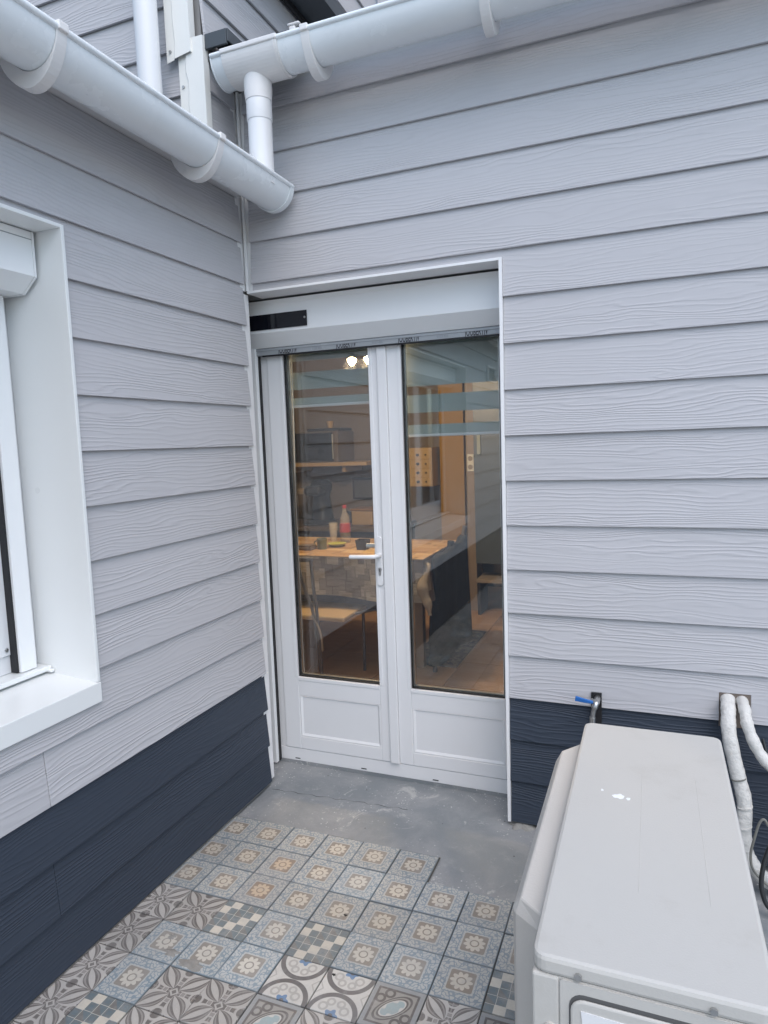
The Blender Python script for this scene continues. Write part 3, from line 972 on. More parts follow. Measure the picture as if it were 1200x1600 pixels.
# printing on the protective film; the upper half of the letters is folded out of sight
def text_mesh(body, size):
    cu = bpy.data.curves.new('t', 'FONT'); cu.body = body; cu.size = size; cu.align_x = 'LEFT'
    cu.resolution_u = 2; cu.offset = size * 0.022
    ob = bpy.data.objects.new('t', cu); COL.objects.link(ob)
    dg = bpy.context.evaluated_depsgraph_get(); dg.update()
    me = bpy.data.meshes.new_from_object(ob.evaluated_get(dg))
    bpy.data.objects.remove(ob); bpy.data.curves.remove(cu)
    return me
def print_strip(body, size, x, z, cut, mat, wid=1.0):
    me = text_mesh(body, size)
    bm = bmesh.new(); bm.from_mesh(me); bpy.data.meshes.remove(me)
    if cut:
        bmesh.ops.bisect_plane(bm, geom=bm.verts[:] + bm.edges[:] + bm.faces[:], plane_co=(0, cut, 0), plane_no=(0, 1, 0), clear_outer=True)
    for v in bm.verts: v.co = Vector((x + v.co.x * wid, 0.1696, z + v.co.y))
    finish(bm, 'film_print', mat, sl)
for x in (0.035, 0.315, 0.595, 0.875):
    print_strip('JOUBERTIV', 0.040, x, 1.3850, 0.0155, M['ink'], 0.47)
    print_strip('0123 456', 0.014, x + 0.165, 1.389, None, M['inkfaint'], 0.9)

# ================================================================== GLAZED DOOR
fd = thing('french_door', 'white double glazed door with a lever handle, kitchen behind', 'door', (0.5, 0.2, -0.5))
FY0, FY1 = 0.204, 0.272
boxes('light_stop', [(-0.1, 1.118, 0.2725, 0.30, 1.48, 1.6130)], M['white'], fd)  # unseen filler added to stop lamp light leaking over the door head
boxes('door_frame', [(-0.135, -0.0455, FY0, FY1, -0.4365, 1.6), (1.0685, 1.118, FY0, FY1, -0.4365, 1.6), (-0.135, 1.118, FY0 - 0.004, FY1, -0.4985, -0.4370), (-0.045, 1.068, FY0, FY1, 1.512, 1.6)], M['white'], fd, bev=0.002)
box('threshold', -0.1, 1.1, 0.1985, 0.28, FZ - 0.004, -0.4990, M['concrete'], fd)
for x in (0.0, 0.34, 0.68):
    box('drain_slot', x, x + 0.026, 0.1985, 0.1998, -0.4890, -0.4850, M['black'], fd)
def leaf(name, x0, x1, g0, g1):
    o = bpy.data.objects.new(name, None); o.empty_display_size = .05
    link(o, fd)
    y0, y1 = 0.197, 0.262
    boxes('stile', [(x0, g0, y0, y1, -0.4345, 1.51)], M['white'], o, bev=0.0025)
    boxes('stile', [(g1, x1, y0, y1, -0.4345, 1.51)], M['white'], o, bev=0.0025)
    boxes('rail', [(g0, g1, y0 + .0006, y1, -0.4345, -0.376)], M['white'], o, bev=0.002)
    boxes('rail', [(g0, g1, y0 + .0006, y1, -0.176, -0.087)], M['white'], o, bev=0.002)
    boxes('rail', [(g0, g1, y0 + .0006, y1, 1.43, 1.51)], M['white'], o, bev=0.002)
    # sunk panel with a sloping bead
    bm = bmesh.new()
    z0, z1, d, wv = -0.376, -0.176, 0.006, 0.015
    def ringp(k, y): return [bm.verts.new(p) for p in ((g0 + k, y, z0 + k), (g1 - k, y, z0 + k), (g1 - k, y, z1 - k * .4), (g0 + k, y, z1 - k * .4))]
    ra, rb_, rc, rd = ringp(0.0, y0 + .002), ringp(0.006, y0 + .001), ringp(wv, y0 + d), ringp(wv + .001, y0 + d + .0005)
    for a, b in ((ra, rb_), (rb_, rc), (rc, rd)):
        for k in range(4): bm.faces.new((a[k], a[(k + 1) % 4], b[(k + 1) % 4], b[k]))
    bm.faces.new(rd)
    finish(bm, 'panel', M['white'], o)
    # glazing: two panes with dark spacer, white bead
    boxes('pane', [(g0 + .002, g1 - .002, 0.216, 0.220, -0.085, 1.43)], M['glass'], o)
    boxes('pane', [(g0 + .002, g1 - .002, 0.236, 0.240, -0.085, 1.43)], M['glass'], o)
    boxes('gasket', [(g0 + .0002, g0 + .0048, 0.207, 0.2155, -0.0865, 1.4295), (g1 - .0048, g1 - .0002, 0.207, 0.2155, -0.0865, 1.4295), (g0 + .005, g1 - .005, 0.207, 0.2155, -0.0865, -0.0822)], M['black'], o)
    boxes('glazing_spacer', [(g0 + .0035, g0 + .010, 0.2205, 0.2355, -0.084, 1.428), (g1 - .010, g1 - .0035, 0.2205, 0.2355, -0.084, 1.428), (g0 + .0105, g1 - .0105, 0.2205, 0.2355, -0.084, -0.0775)], M['steel'], o)
    for (p, q) in ((g0 - .0165, g0 - .0002), (g1 + .0002, g1 + .0165)):
        boxes('glazing_bead', [(p, q, y0 - .0022, y0 + .004, -0.0868, 1.43)], M['white'], o, bev=0.002)
    boxes('glazing_bead', [(g0, g1, y0 - .0020, y0 + .004, -0.1035, -0.0870)], M['white'], o, bev=0.002)
    return o
L1 = leaf('door_leaf', -0.043, 0.4895, 0.037, 0.4465)
L2 = leaf('door_leaf', 0.5315, 1.066, 0.594, 1.004)
boxes('cover_strip', [(0.490, 0.531, 0.186, 0.205, -0.434, 1.51)], M['white'], fd, bev=0.003)
# handle set
hp = thing('_tmp', 'x', 'x'); bpy.data.objects.remove(hp)
pl = []
for i in range(25):
    a = math.pi * i / 24
    pl.append((0.4705 + 0.0145 * math.cos(a), 0.5665 + 0.0145 * math.sin(a)))
for i in range(25):
    a = math.pi + math.pi * i / 24
    pl.append((0.4705 + 0.0145 * math.cos(a), 0.3795 + 0.0145 * math.sin(a)))
prism('handle_plate', pl, 1, 0.1872, 0.1965, M['white'], L1, bev=0.003)
tube('lever', smoothpath([(0.4705, 0.19, 0.500), (0.4705, 0.160, 0.500), (0.463, 0.146, 0.4995), (0.440, 0.142, 0.499), (0.40, 0.142, 0.498), (0.352, 0.143, 0.4965)], 8), lambda t: 0.0105 if t > .25 else 0.012, M['white'], L1, seg=16, flat=0.85)
kh = []
for i in range(17):
    a = -0.9 + (math.pi + 1.8) * i / 16
    kh.append((0.4715 + 0.0085 * math.cos(a), 0.438 + 0.0085 * math.sin(a)))
kh += [(0.4665, 0.414), (0.4690, 0.411), (0.4740, 0.411), (0.4765, 0.414)]
prism('lock_cylinder', kh, 1, 0.1848, 0.1870, M['steel'], L1)
boxes('key_slot', [(0.4702, 0.4728, 0.1838, 0.1847, 0.428, 0.442)], M['black'], L1)
tube('inside_lever', smoothpath([(0.4705, 0.262, 0.522), (0.4705, 0.300, 0.522), (0.455, 0.312, 0.522), (0.36, 0.313, 0.520)], 6), 0.010, M['white'], L1, seg=12)

# ================================================================== WINDOW IN THE LEFT WALL
wd = thing('window', 'white framed window with deep white surround and roller shutter box', 'window', (0.0, -2.0, 0.23))
# surround: side linings, head, projecting sill
def lin(name, lst, bev=0.0015): return boxes(name, lst, M['lacquer'], wd, bev=bev)
lin('side_lining', [(-0.250, 0.008, -0.956, -0.9445, 0.292, 1.6265)])
lin('side_lining', [(-0.250, 0.008, -3.0495, -3.038, 0.292, 1.6265)])
lin('head_lining', [(-0.250, 0.0075, -3.0375, -0.9565, 1.616, 1.6270)])
sill = prism('sill', [(0.0095, 0.2285), (0.0095, 0.2905), (-0.250, 0.312), (-0.250, 0.2285)], 1, -3.0490, -0.9440, M['lacquer'], wd, bev=0.002)
boxes('sill_upstand', [(-0.250, -0.172, -3.037, -0.957, 0.3145, 0.330)], M['lacquer'], sill, bev=0.004)
boxes('corner_seal', [(-0.20, -0.160, -0.972, -0.957, 0.3100, 0.322)], M['lacquer'], sill, bev=0.004)
# frame and sashes, plane x about -0.22
wf = bpy.data.objects.new('window_frame', None); link(wf, wd); wf.empty_display_size = .05
boxes('frame_bar', [(-0.285, -0.232, -3.037, -0.957, 0.331, 0.385)], M['white'], wf, bev=0.002)
boxes('frame_bar', [(-0.285, -0.232, -1.030, -0.957, 0.3855, 1.60)], M['white'], wf, bev=0.002)
boxes('frame_bar', [(-0.285, -0.232, -3.037, -2.967, 0.3855, 1.60)], M['white'], wf, bev=0.002)
for (a, b) in ((-1.655, -1.085), (-2.300, -1.730), (-2.94, -2.375)):
    sa = bpy.data.objects.new('sash', None); link(sa, wd); sa.empty_display_size = .05
    x0, x1 = -0.280, -0.226
    for (p, q) in ((a - 0.035, a + 0.035), (b - 0.03, b + 0.045)):
        boxes('sash_stile', [(x0, x1, p, q, 0.386, 1.60)], M['white'], sa, bev=0.003)
    boxes('sash_rail', [(x0, x1 - .0006, a + .036, b - .031, 0.386, 0.445)], M['white'], sa, bev=0.003)
    boxes('pane', [(-0.262, -0.258, a + .03, b - .028, 0.44, 1.60)], M['glass'], sa)
    tube('screw', [(-0.2275, b + 0.02, 0.405), (-0.2235, b + 0.02, 0.405)], 0.006, M['steel'], sa, seg=12)
# net curtain inside
bm = bmesh.new()
n = 160
r0, r1 = [], []
for i in range(n + 1):
    y = -3.0 + 2.0 * i / n
    x = -0.36 + 0.018 * math.sin(i * 0.8) + 0.006 * math.sin(i * 2.3)
    r0.append(bm.verts.new((x, y, 0.35))); r1.append(bm.verts.new((x, y, 1.62)))
for i in range(n): bm.faces.new((r0[i], r0[i + 1], r1[i + 1], r1[i]))
cu_ = finish(bm, 'net_curtain', M['beigecloth'], None, smooth=True)
tag(cu_, 'pale net curtain hanging inside the white window', 'curtain')
# shutter of that window
ws = thing('window_shutter', 'white roller shutter box fitted inside the window surround', 'shutter', (-0.15, -2.0, 1.5))
prof = [(-0.245, 1.613), (-0.086, 1.613), (-0.086, 1.490), (-0.137, 1.447), (-0.245, 1.447)]
prism('shutter_box', prof, 1, -3.030, -0.974, M['alu'], ws, bev=0.001)
prof2 = [(-0.245, 1.6145), (-0.0845, 1.6145), (-0.0845, 1.4890), (-0.1362, 1.4450), (-0.245, 1.4450)]
prism('end_plate', prof2, 1, -0.9735, -0.9665, M['alu'], ws, bev=0.001)
prism('end_plate', prof2, 1, -3.0375, -3.0305, M['alu'], ws, bev=0.001)
box('box_joint', -0.0858, -0.0850, -3.03, -0.9745, 1.590, 1.5925, M['slat'], ws)
for y0, y1 in ((-1.046, -0.9925), (-3.001, -2.948)):
    gd = box('guide_rail', -0.232, -0.194, y0, y1, 0.332, 1.4445, M['alu'], ws, bev=0.0015)
    yy = y0 - 0.0075 if y0 > -2 else y1 + 0.0005
    box('brush_seal', -0.229, -0.204, yy, yy + 0.007, 0.333, 1.444, M['black'], gd)
box('bottom_slat', -0.220, -0.208, -2.94, -1.06, 1.425, 1.444, M['alu'], ws, bev=0.001)
# vent grille further along that wall, seen only as a reflection in the door glass
vg = thing('vent_grille', 'small white wall vent mirrored in the right door pane', 'vent', (0.0, -4.05, 1.62))
boxes('vent_frame', [(-0.012, 0.018, -4.25, -3.9, 1.70, 1.72), (-0.012, 0.018, -4.25, -3.9, 1.56, 1.58), (-0.012, 0.018, -4.25, -4.23, 1.581, 1.699), (-0.012, 0.018, -3.92, -3.9, 1.581, 1.699)], M['white'], vg, bev=0.002)
for i in range(5):
    box('slat', -0.012, 0.012, -4.228, -3.922, 1.588 + i * 0.0225, 1.592 + i * 0.0225, M['greymetal'], vg)

# ================================================================== HEAT PUMP UNIT
ac = thing('heat_pump_unit', 'cream outdoor air conditioning unit standing on the tiles', 'air conditioner', (1.56, -1.05, FZ))
AX0, AX1, AY0, AY1, AZ0, AZ1 = 1.393, 1.728, -1.497, -0.605, FZ + 0.07, 0.200
def rrect(x0, x1, y0, y1, r, n=5, corners=(1, 1, 1, 1)):
    pts = []
    for (cx, cy, a0, on) in ((x1 - r, y1 - r, 0, corners[0]), (x0 + r, y1 - r, 90, corners[1]), (x0 + r, y0 + r, 180, corners[2]), (x1 - r, y0 + r, 270, corners[3])):
        for i in range(n + 1):
            a = R(a0 + 90 * i / n)
            pts.append((cx + r * math.cos(a), cy + r * math.sin(a)))
    return pts
prism('casing', rrect(AX0 + .003, AX1 - .003, AY0 + .003, AY1 - .003, 0.012), 2, AZ0, AZ1 - 0.030, M['ac'], ac, smooth=False)
prism('top_panel', rrect(AX0, AX1, AY0, AY1, 0.022), 2, AZ1 - 0.0295, AZ1, M['ac'], ac, bev=0.007)
# front moulding that carries the fan grille, faces -x
bm = bmesh.new()
sec = [(AX0 + .002, -1.375), (1.338, -1.335), (1.331, -1.320), (1.331, -0.735), (1.338, -0.720), (AX0 + .002, -0.655)]
ztop = 0.165
v0 = [bm.verts.new((x, y, AZ0 + 0.03)) for x, y in sec]
v1 = [bm.verts.new((x, y, ztop - 0.028)) for x, y in sec]
v2 = [bm.verts.new((max(x, 1.346), y + (0.008 if y < -1 else -0.008), ztop)) for x, y in sec]
bm.faces.new(v0[::-1])
for a, b in ((v0, v1), (v1, v2)):
    for i in range(6): bm.faces.new((a[i], a[(i + 1) % 6], b[(i + 1) % 6], b[i]))
bm.faces.new(v2)
fp = finish(bm, 'front_moulding', M['ac2'], ac, bev=0.004)
tube('fan_ring', [(1.3285 , -1.03 + 0.20 * math.cos(2 * math.pi * i / 40), -0.14 + 0.20 * math.sin(2 * math.pi * i / 40)) for i in range(41)], 0.006, M['ac2'], fp, seg=8, cap=False)
bm = bmesh.new()
for i in range(1, 6):
    rr_ = 0.033 * i
    tube_bm(bm, [(1.3285, -1.03 + rr_ * math.cos(2 * math.pi * k / 32), -0.14 + rr_ * math.sin(2 * math.pi * k / 32)) for k in range(33)], 0.003, 6, False)
finish(bm, 'fan_grille', M['acshade'], fp, smooth=True)
# end cover towards the camera: plain strip, seam, then a sunk cover with a raised panel
box('corner_post', AX0 + .0005, AX0 + 0.0415, AY0 + .0002, AY0 + .06, AZ0, AZ1 - .0305, M['ac'], ac, bev=0.004)
def rr_xz(x0, x1, z0, z1, r): return rrect(x0, x1, z0, z1, r)
ec = prism('service_cover', rr_xz(AX0 + 0.0430, AX1 - .001, AZ0, AZ1 - .031, 0.004), 1, AY0 - 0.0005, AY0 + 0.02, M['ac'], ac)
bm = bmesh.new()
# recess ring: dark groove then raised panel
prism('cover_groove', rr_xz(AX0 + 0.056, AX1 - .012, AZ0 + .03, AZ1 - .0475, 0.022), 1, AY0 - 0.0012, AY0 + 0.0, M['acshade'], ec)
bm.free()
rp = prism('raised_cover', rr_xz(AX0 + 0.0585, AX1 - .014, AZ0 + .032, AZ1 - .0530, 0.020), 1, AY0 - 0.007, AY0 - 0.001, M['ac'], ec, bev=0.003)
prism('label_panel', [(AX0 + 0.074, AZ1 - 0.068), (AX1 - .02, AZ1 - 0.0745), (AX1 - .02, AZ0 + .1), (AX0 + 0.115, AZ0 + .1)], 1, AY0 - 0.0083, AY0 - 0.0072, M['white'], rp)
for sx in (AX0 + 0.070, AX0 + 0.252):
    tube('screw', [(sx, AY0 - 0.0005, AZ1 - 0.019), (sx, AY0 - 0.0045, AZ1 - 0.019)], 0.0052, M['steel'], ac, seg=12)
tube('screw', [(AX0 + 0.028, AY0 + .0003, AZ1 - 0.115), (AX0 + 0.028, AY0 - 0.003, AZ1 - 0.115)], 0.009, M['ac2'], ac, seg=14)
# two shallow pressed lines on the top, and feet
for sx in (AX0 + 0.150, AX0 + 0.262):
    box('top_rib', sx, sx + 0.0016, -1.30, -0.86, AZ1 - 0.001, AZ1 + 0.0004, M['ac'], ac, bev=0.0003)
for fy in (-1.33, -0.78):
    box('foot', AX0 - 0.03, AX1 + 0.03, fy - 0.03, fy + 0.03, FZ + 0.008, FZ + 0.0695, M['darkmetal'], ac, bev=0.004)
lump('bird_dropping', 1.497, -0.985, 0.012, 0.010, 0.0006, M['splat'], ac, z=AZ1 + .0001, seed=31)
lump('bird_dropping', 1.517, -0.990, 0.004, 0.006, 0.0005, M['splat'], ac, z=AZ1 + .0001, seed=32)
lump('bird_dropping', 1.462, -0.968, 0.003, 0.004, 0.0004, M['splat'], ac, z=AZ1 + .0001, seed=33)

# ================================================================== TAP, PIPES, CABLES
tp = thing('garden_tap', 'small steel tap with blue lever on the dark boards', 'tap', (1.37, 0.0, 0.02))
boxes('wall_plate', [(1.360, 1.396, -0.0045, 0.004, -0.055, 0.056)], M['black'], tp)
tube('valve_body', smoothpath([(1.382, -0.004, 0.038), (1.382, -0.045, 0.038), (1.378, -0.058, 0.030), (1.371, -0.062, 0.0), (1.368, -0.062, -0.035)], 6), lambda t: 0.0108 if t < .6 else 0.0085, M['steel'], tp, seg=14)
tube('hose_thread', [(1.369, -0.062, -0.012), (1.368, -0.062, -0.046)], 0.011, M['steel'], tp, seg=14)
tube('stem', [(1.378, -0.05, 0.035), (1.366, -0.062, 0.050)], 0.008, M['steel'], tp, seg=10)
prism('lever', [(1.372, 0.040), (1.372, 0.051), (1.345, 0.056), (1.312, 0.063), (1.309, 0.044), (1.345, 0.041)], 1, -0.074, -0.066, M['blue'], tp, bev=0.003)

hole = box('pipe_entry', 1.7765, 1.8715, 0.006, 0.02, -0.02, 0.0975, M['mwbody'])
hole.name = 'pipe_entry'; hole.parent = dw
p1 = thing('insulated_pipe', 'thick white wrapped pipe dropping behind the air conditioning unit', 'pipe', (1.80, 0.0, 0.08))
tube('wrap', smoothpath([(1.803, 0.012, 0.080), (1.800, -0.045, 0.055), (1.800, -0.085, -0.01), (1.822, -0.100, -0.12), (1.845, -0.110, -0.22), (1.845, -0.12, -0.33), (1.865, -0.13, -0.41), (1.95, -0.14, -0.475), (2.2, -0.14, -0.485)], 8), lambda t: 0.0228 + 0.0007 * math.sin(t * 70) + 0.0006 * math.sin(t * 190), M['wrap'], p1, seg=18, flat=0.8)
for z, x, y in ((-0.145, 1.827, -0.1025), (-0.235, 1.8465, -0.111), (-0.30, 1.845, -0.117)):
    tube('tape', [(x - .0004, y, z + 0.0018), (x + .0004, y, z - 0.0018)], 0.0238, M['cord'] if z > -.2 else M['wrap'], p1, seg=16)
p2 = thing('insulated_pipe', 'second white wrapped pipe bending right out of the wall opening', 'pipe', (1.85, 0.0, 0.08))
tube('wrap', smoothpath([(1.845, 0.012, 0.075), (1.848, -0.045, 0.065), (1.855, -0.080, 0.02), (1.885, -0.10, -0.05), (1.93, -0.115, -0.10), (1.99, -0.12, -0.15), (2.1, -0.12, -0.26), (2.2, -0.12, -0.42)], 8), lambda t: 0.0185 + 0.0012 * math.sin(t * 55) + 0.0007 * math.sin(t * 130), M['wrap'], p2, seg=16)
c1 = thing('black_cable', 'thicker black cable looping down in front of the wrapped pipes', 'cable', (1.93, -0.14, -0.1))
tube('sheath', smoothpath([(1.93, -0.095, -0.05), (1.928, -0.15, -0.17), (1.917, -0.19, -0.27), (1.888, -0.22, -0.36), (1.882, -0.24, -0.43), (1.91, -0.25, -0.485), (2.0, -0.25, -0.50)], 8), 0.0072, M['cable'], c1, seg=10)
c3 = thing('black_cable', 'second black cable hanging behind the looped one', 'cable', (1.95, -0.12, -0.1))
tube('sheath', smoothpath([(1.90, -0.06, -0.02), (1.925, -0.10, -0.13), (1.94, -0.13, -0.25), (1.925, -0.16, -0.36), (1.93, -0.18, -0.47), (2.0, -0.2, -0.503)], 8), 0.0055, M['cable'], c3, seg=10)
c2 = thing('grey_cord', 'thin grey cord looped in front of the wrapped pipe', 'cord', (1.88, -0.17, -0.25))
tube('sheath', smoothpath([(1.905, -0.175, -0.255), (1.893, -0.175, -0.235), (1.880, -0.175, -0.25), (1.868, -0.175, -0.30), (1.858, -0.175, -0.36), (1.868, -0.18, -0.41), (1.92, -0.18, -0.46)], 8), 0.004, M['cord'], c2, seg=8)

# ================================================================== KITCHEN BEHIND THE GLASS
KF = -0.45
kf = bpy.data.objects.new('room_floor', None); link(kf); kf.empty_display_size = .1
tag(kf, 'brown stone-look tile floor of the kitchen', kind='structure')
tm = {}
def floor_slab(x0, x1, y0, y1):
    key = (round(x1 - x0, 3), round(y1 - y0, 3))
    if key not in tm:
        bm = bmesh.new(); hx, hy = key[0] / 2 - .0025, key[1] / 2 - .0025
        bx(bm, -hx, hx, -hy, hy, -0.012, 0.0)
        bmesh.ops.recalc_face_normals(bm, faces=bm.faces)
        me = bpy.data.meshes.new('stone_tile'); bm.to_mesh(me); bm.free(); me.materials.append(M['floorwood']); tm[key] = me
    o = bpy.data.objects.new('stone_tile', tm[key]); o.location = ((x0 + x1) / 2, (y0 + y1) / 2, KF)
    link(o, kf)
for i in range(-5, 5):
    for j in range(0, 8):
        floor_slab(-0.02 + i * 0.45, -0.02 + (i + 1) * 0.45, 0.29 + j * 0.45, 0.29 + (j + 1) * 0.45)
box('grout_bed', -2.5, 2.3, 0.28, 4.4, KF - 0.05, KF - 0.006, M['darkpot'], kf)
for nm, b, mt in (('room_wall', (-2.56, -2.44, 0.31, 4.4, KF, 2.0), M['iwall']), ('room_wall', (2.1, 2.2, 0.31, 4.4, KF, 2.0), M['iwall']), ('room_wall', (-2.43, -0.14, 3.3, 3.4, KF, 2.0), M['iwall'])):
    tag(box(nm, *b, mt), kind='structure')
tag(box('room_wall', -0.12, 0.09, 3.05, 3.15, KF, 2.0, M['iyellow']), 'ochre painted end wall lit by the lamp', kind='structure')
tag(box('room_wall', 0.135, 2.09, 3.9, 4.0, KF, 2.0, M['iwall']), kind='structure')
tag(box('room_wall', -2.43, 2.09, 4.32, 4.39, KF, 1.975, M['iwall']), kind='structure')
tag(box('room_ceiling', -2.56, 2.2, 0.31, 4.4, 1.98, 2.05, M['iceil']), kind='structure')

# lamp: two lit bulbs on a bar under the ceiling
lp = thing('ceiling_lamp', 'lit warm lamp with two bulbs on a wooden bar under the ceiling', 'lamp', (-0.06, 1.35, 1.5))
box('bar', -0.60, 0.10, 1.335, 1.365, 1.520, 1.550, M['wood'], lp, bev=0.003)
for x in (-0.5, 0.05): tube('hanger', [(x, 1.35, 1.55), (x, 1.35, 1.979)], 0.004, M['darkpot'], lp, seg=8)
for i, x in enumerate((-0.121, -0.012)):
    lathe('bulb', [(0.007, 0.022), (0.028, 0.012), (0.024, -0.006), (0.010, -0.026)], M['bulb'], lp, at=(x, 1.30, 1.475), seg=16)
    tube('socket', [(x, 1.30, 1.497), (x, 1.345, 1.53)], 0.007, M['darkpot'], lp, seg=8)
    pd = bpy.data.lights.new('lamp_light', 'POINT'); pd.energy = 17; pd.color = (1.0, 0.70, 0.42); pd.shadow_soft_size = 0.04
    po = bpy.data.objects.new('lamp_light', pd); po.location = (x, 1.24, 1.445); link(po)

# table and cloth
tb = thing('dining_table', 'wooden dining table under a patchwork cloth', 'table', (-0.35, 1.58, KF))
box('table_top', -1.10, 0.31, 1.22, 1.93, 0.262, 0.290, M['legwood'], tb)
for x, y in ((0.17, 1.49), (-1.0, 1.49), (0.17, 1.86), (-1.0, 1.86)):
    box('leg', x, x + 0.055, y - 0.027, y + 0.027, KF, 0.2615, M['legwood'], tb, bev=0.003)
tc = thing('tablecloth', 'patchwork wood-print cloth over the kitchen table', 'tablecloth', (-0.35, 1.58, 0.3))
box('cloth_top', -1.13, 0.328, 1.20, 1.95, 0.2905, 0.300, M['clothlit'], tc, bev=0.006)
def drape(p0, p1, drop, name):
    bm = bmesh.new(); n = 30; rows = []
    d = (Vector(p1) - Vector(p0)); nrm = Vector((d.y, -d.x, 0)).normalized()
    for i in range(n + 1):
        t = i / n; row = []
        for k in range(6):
            u = k / 5
            off = nrm * (0.004 + u * (0.02 + 0.016 * math.sin(t * 17)))
            p = Vector(p0) + d * t + off
            row.append(bm.verts.new((p.x, p.y, 0.294 - drop * u - (0.012 * math.sin(t * 9) * u))))
        rows.append(row)
    for a, b in zip(rows, rows[1:]):
        for k in range(5): bm.faces.new((a[k], b[k], b[k + 1], a[k + 1]))
    return finish(bm, name, M['cloth'], tc, smooth=True)
drape((-1.13, 1.20, 0), (0.328, 1.20, 0), 0.245, 'cloth_drop')
drape((0.328, 1.20, 0), (0.328, 1.95, 0), 0.245, 'cloth_drop')

# metal chair with tan seat at the left
ch = thing('kitchen_chair', 'grey metal chair with tan seat drawn up to the table', 'chair', (-0.36, 1.0, KF))
for dx in (0.0, 0.06):
    tube('back_post', smoothpath([(-0.36 + dx * 1.6, 0.93, 0.33), (-0.335 + dx, 0.97, 0.14), (-0.30 + dx * .4, 1.0, -0.02), (-0.27, 1.02, KF)], 6), 0.010, M['greymetal'], ch, seg=10)
box('back_rail', -0.375, -0.25, 0.925, 0.94, 0.31, 0.335, M['greymetal'], ch, bev=0.004)
bm = bmesh.new()
for z0, dy in ((0.0, 0),):
    bx(bm, -0.62, -0.10, 1.0, 1.34, -0.055, -0.025)
finish(bm, 'seat', M['palewood'], ch, bev=0.01)
tube('stretcher', [(-0.27, 1.02, -0.06), (0.0, 1.25, -0.03)], 0.009, M['greymetal'], ch, seg=8)
for x, y in ((-0.60, 1.02), (-0.12, 1.32), (-0.60, 1.32)):
    tube('leg', [(x, y, -0.055), (x * 1.03, y, KF)], 0.010, M['greymetal'], ch, seg=8)
tube('tie', smoothpath([(-0.31, 0.985, -0.02), (-0.275, 0.99, -0.07), (-0.245, 0.98, -0.14), (-0.24, 0.98, -0.23)], 6), 0.006, M['beigecloth'], ch, seg=8)

# chair at the table end with a black coat over it
cc = thing('draped_chair', 'chair at the table end hidden under a long black coat', 'chair', (0.33, 1.75, KF))
def sheet_prism(name, pts, th, mat, parent, wob=0.0):
    """pts: corner points of a quad grid (top-left, top-right, bottom-right, bottom-left)"""
    bm = bmesh.new(); nu, nv = 12, 14
    tl, tr, br, bl = [Vector(p) for p in pts]
    nrm = (tr - tl).cross(bl - tl).normalized()
    fr, bk = [], []
    for j in range(nv + 1):
        v = j / nv; a, b = [], []
        for i in range(nu + 1):
            u = i / nu
            p = (tl * (1 - u) + tr * u) * (1 - v) + (bl * (1 - u) + br * u) * v
            p = p + nrm * wob * (math.sin(u * 9 + v * 2.5) * (0.3 + v) + 0.5 * math.sin(u * 21 + 1))
            if j == 0: p.z += 0.012 * math.sin(u * 14)
            a.append(bm.verts.new(p)); b.append(bm.verts.new(p + nrm * th))
        fr.append(a); bk.append(b)
    for g_ in (fr, bk):
        for j in range(nv):
            for i in range(nu): bm.faces.new((g_[j][i], g_[j][i + 1], g_[j + 1][i + 1], g_[j + 1][i]))
    for j in range(nv):
        for i in (0, nu): bm.faces.new((fr[j][i], fr[j + 1][i], bk[j + 1][i], bk[j][i]))
    for i in range(nu):
        for j in (0, nv): bm.faces.new((fr[j][i], fr[j][i + 1], bk[j][i + 1], bk[j][i]))
    return finish(bm, name, mat, parent, smooth=True)
sheet_prism('coat', [(0.352, 1.30, 0.285), (0.362, 1.90, 0.335), (0.372, 1.90, -0.375), (0.322, 1.30, -0.375)], -0.045, M['coat'], cc, 0.010)
tube('back_post', [(0.375, 1.90, 0.30), (0.392, 1.90, 0.405)], 0.016, M['greymetal'], cc, seg=8)
tube('back_post', [(0.37, 1.62, 0.26), (0.375, 1.62, 0.345)], 0.022, M['coat'], cc, seg=10)
for yy in (1.42, 1.9): tube('leg', [(0.31, yy, -0.30), (0.31, yy, KF)], 0.015, M['greymetal'], cc, seg=8)
bg_ = thing('beige_towel', 'crumpled beige cloth hanging off the table corner', 'towel', (0.32, 1.25, 0.1))
tube('cloth', smoothpath([(0.345, 1.24, 0.27), (0.335, 1.20, 0.20), (0.325, 1.18, 0.14), (0.345, 1.17, 0.08), (0.365, 1.16, 0.03), (0.372, 1.16, -0.02)], 6), lambda t: 0.015 + 0.020 * abs(math.sin(math.pi * min(1, t * 1.05))) ** 1.2 + 0.004 * math.sin(t * 19), M['beigecloth'], bg_, seg=12, flat=0.5)

# rug
rg = box('rug', 0.08, 0.42, 1.52, 2.35, KF + 0.0006, KF + 0.008, M['rug'])
tag(rg, 'dark blue patterned rug beside the draped chair', 'rug')

# kitchen counter, coffee machine, shelf, microwave
kc = thing('kitchen_counter', 'dark blue kitchen counter along the far wall', 'counter', (-1.3, 3.0, KF))
box('cabinet', -2.4, -0.45, 2.72, 3.29, KF, 0.236, M['counter'], kc, bev=0.003)
box('worktop', -2.42, -0.43, 2.68, 3.29, 0.237, 0.272, M['mwbody'], kc, bev=0.003)
for x in (-1.9, -1.4, -0.9):
    box('door_gap', x - 0.003, x + 0.003, 2.7185, 2.7195, KF + .08, 0.22, M['black'], kc)
ks = thing('wall_shelf', 'pale wooden wall shelf carrying the microwave', 'shelf', (-1.1, 3.1, 0.8))
box('plank', -1.62, -0.72, 2.86, 3.29, 0.790, 0.822, M['palewood'], ks, bev=0.003)
for x in (-1.5, -0.98): box('bracket', x, x + 0.03, 2.92, 3.29, 0.735, 0.7895, M['palewood'], ks)
mw = thing('microwave', 'black-fronted microwave on the wall shelf', 'microwave', (-1.2, 3.05, 0.822))
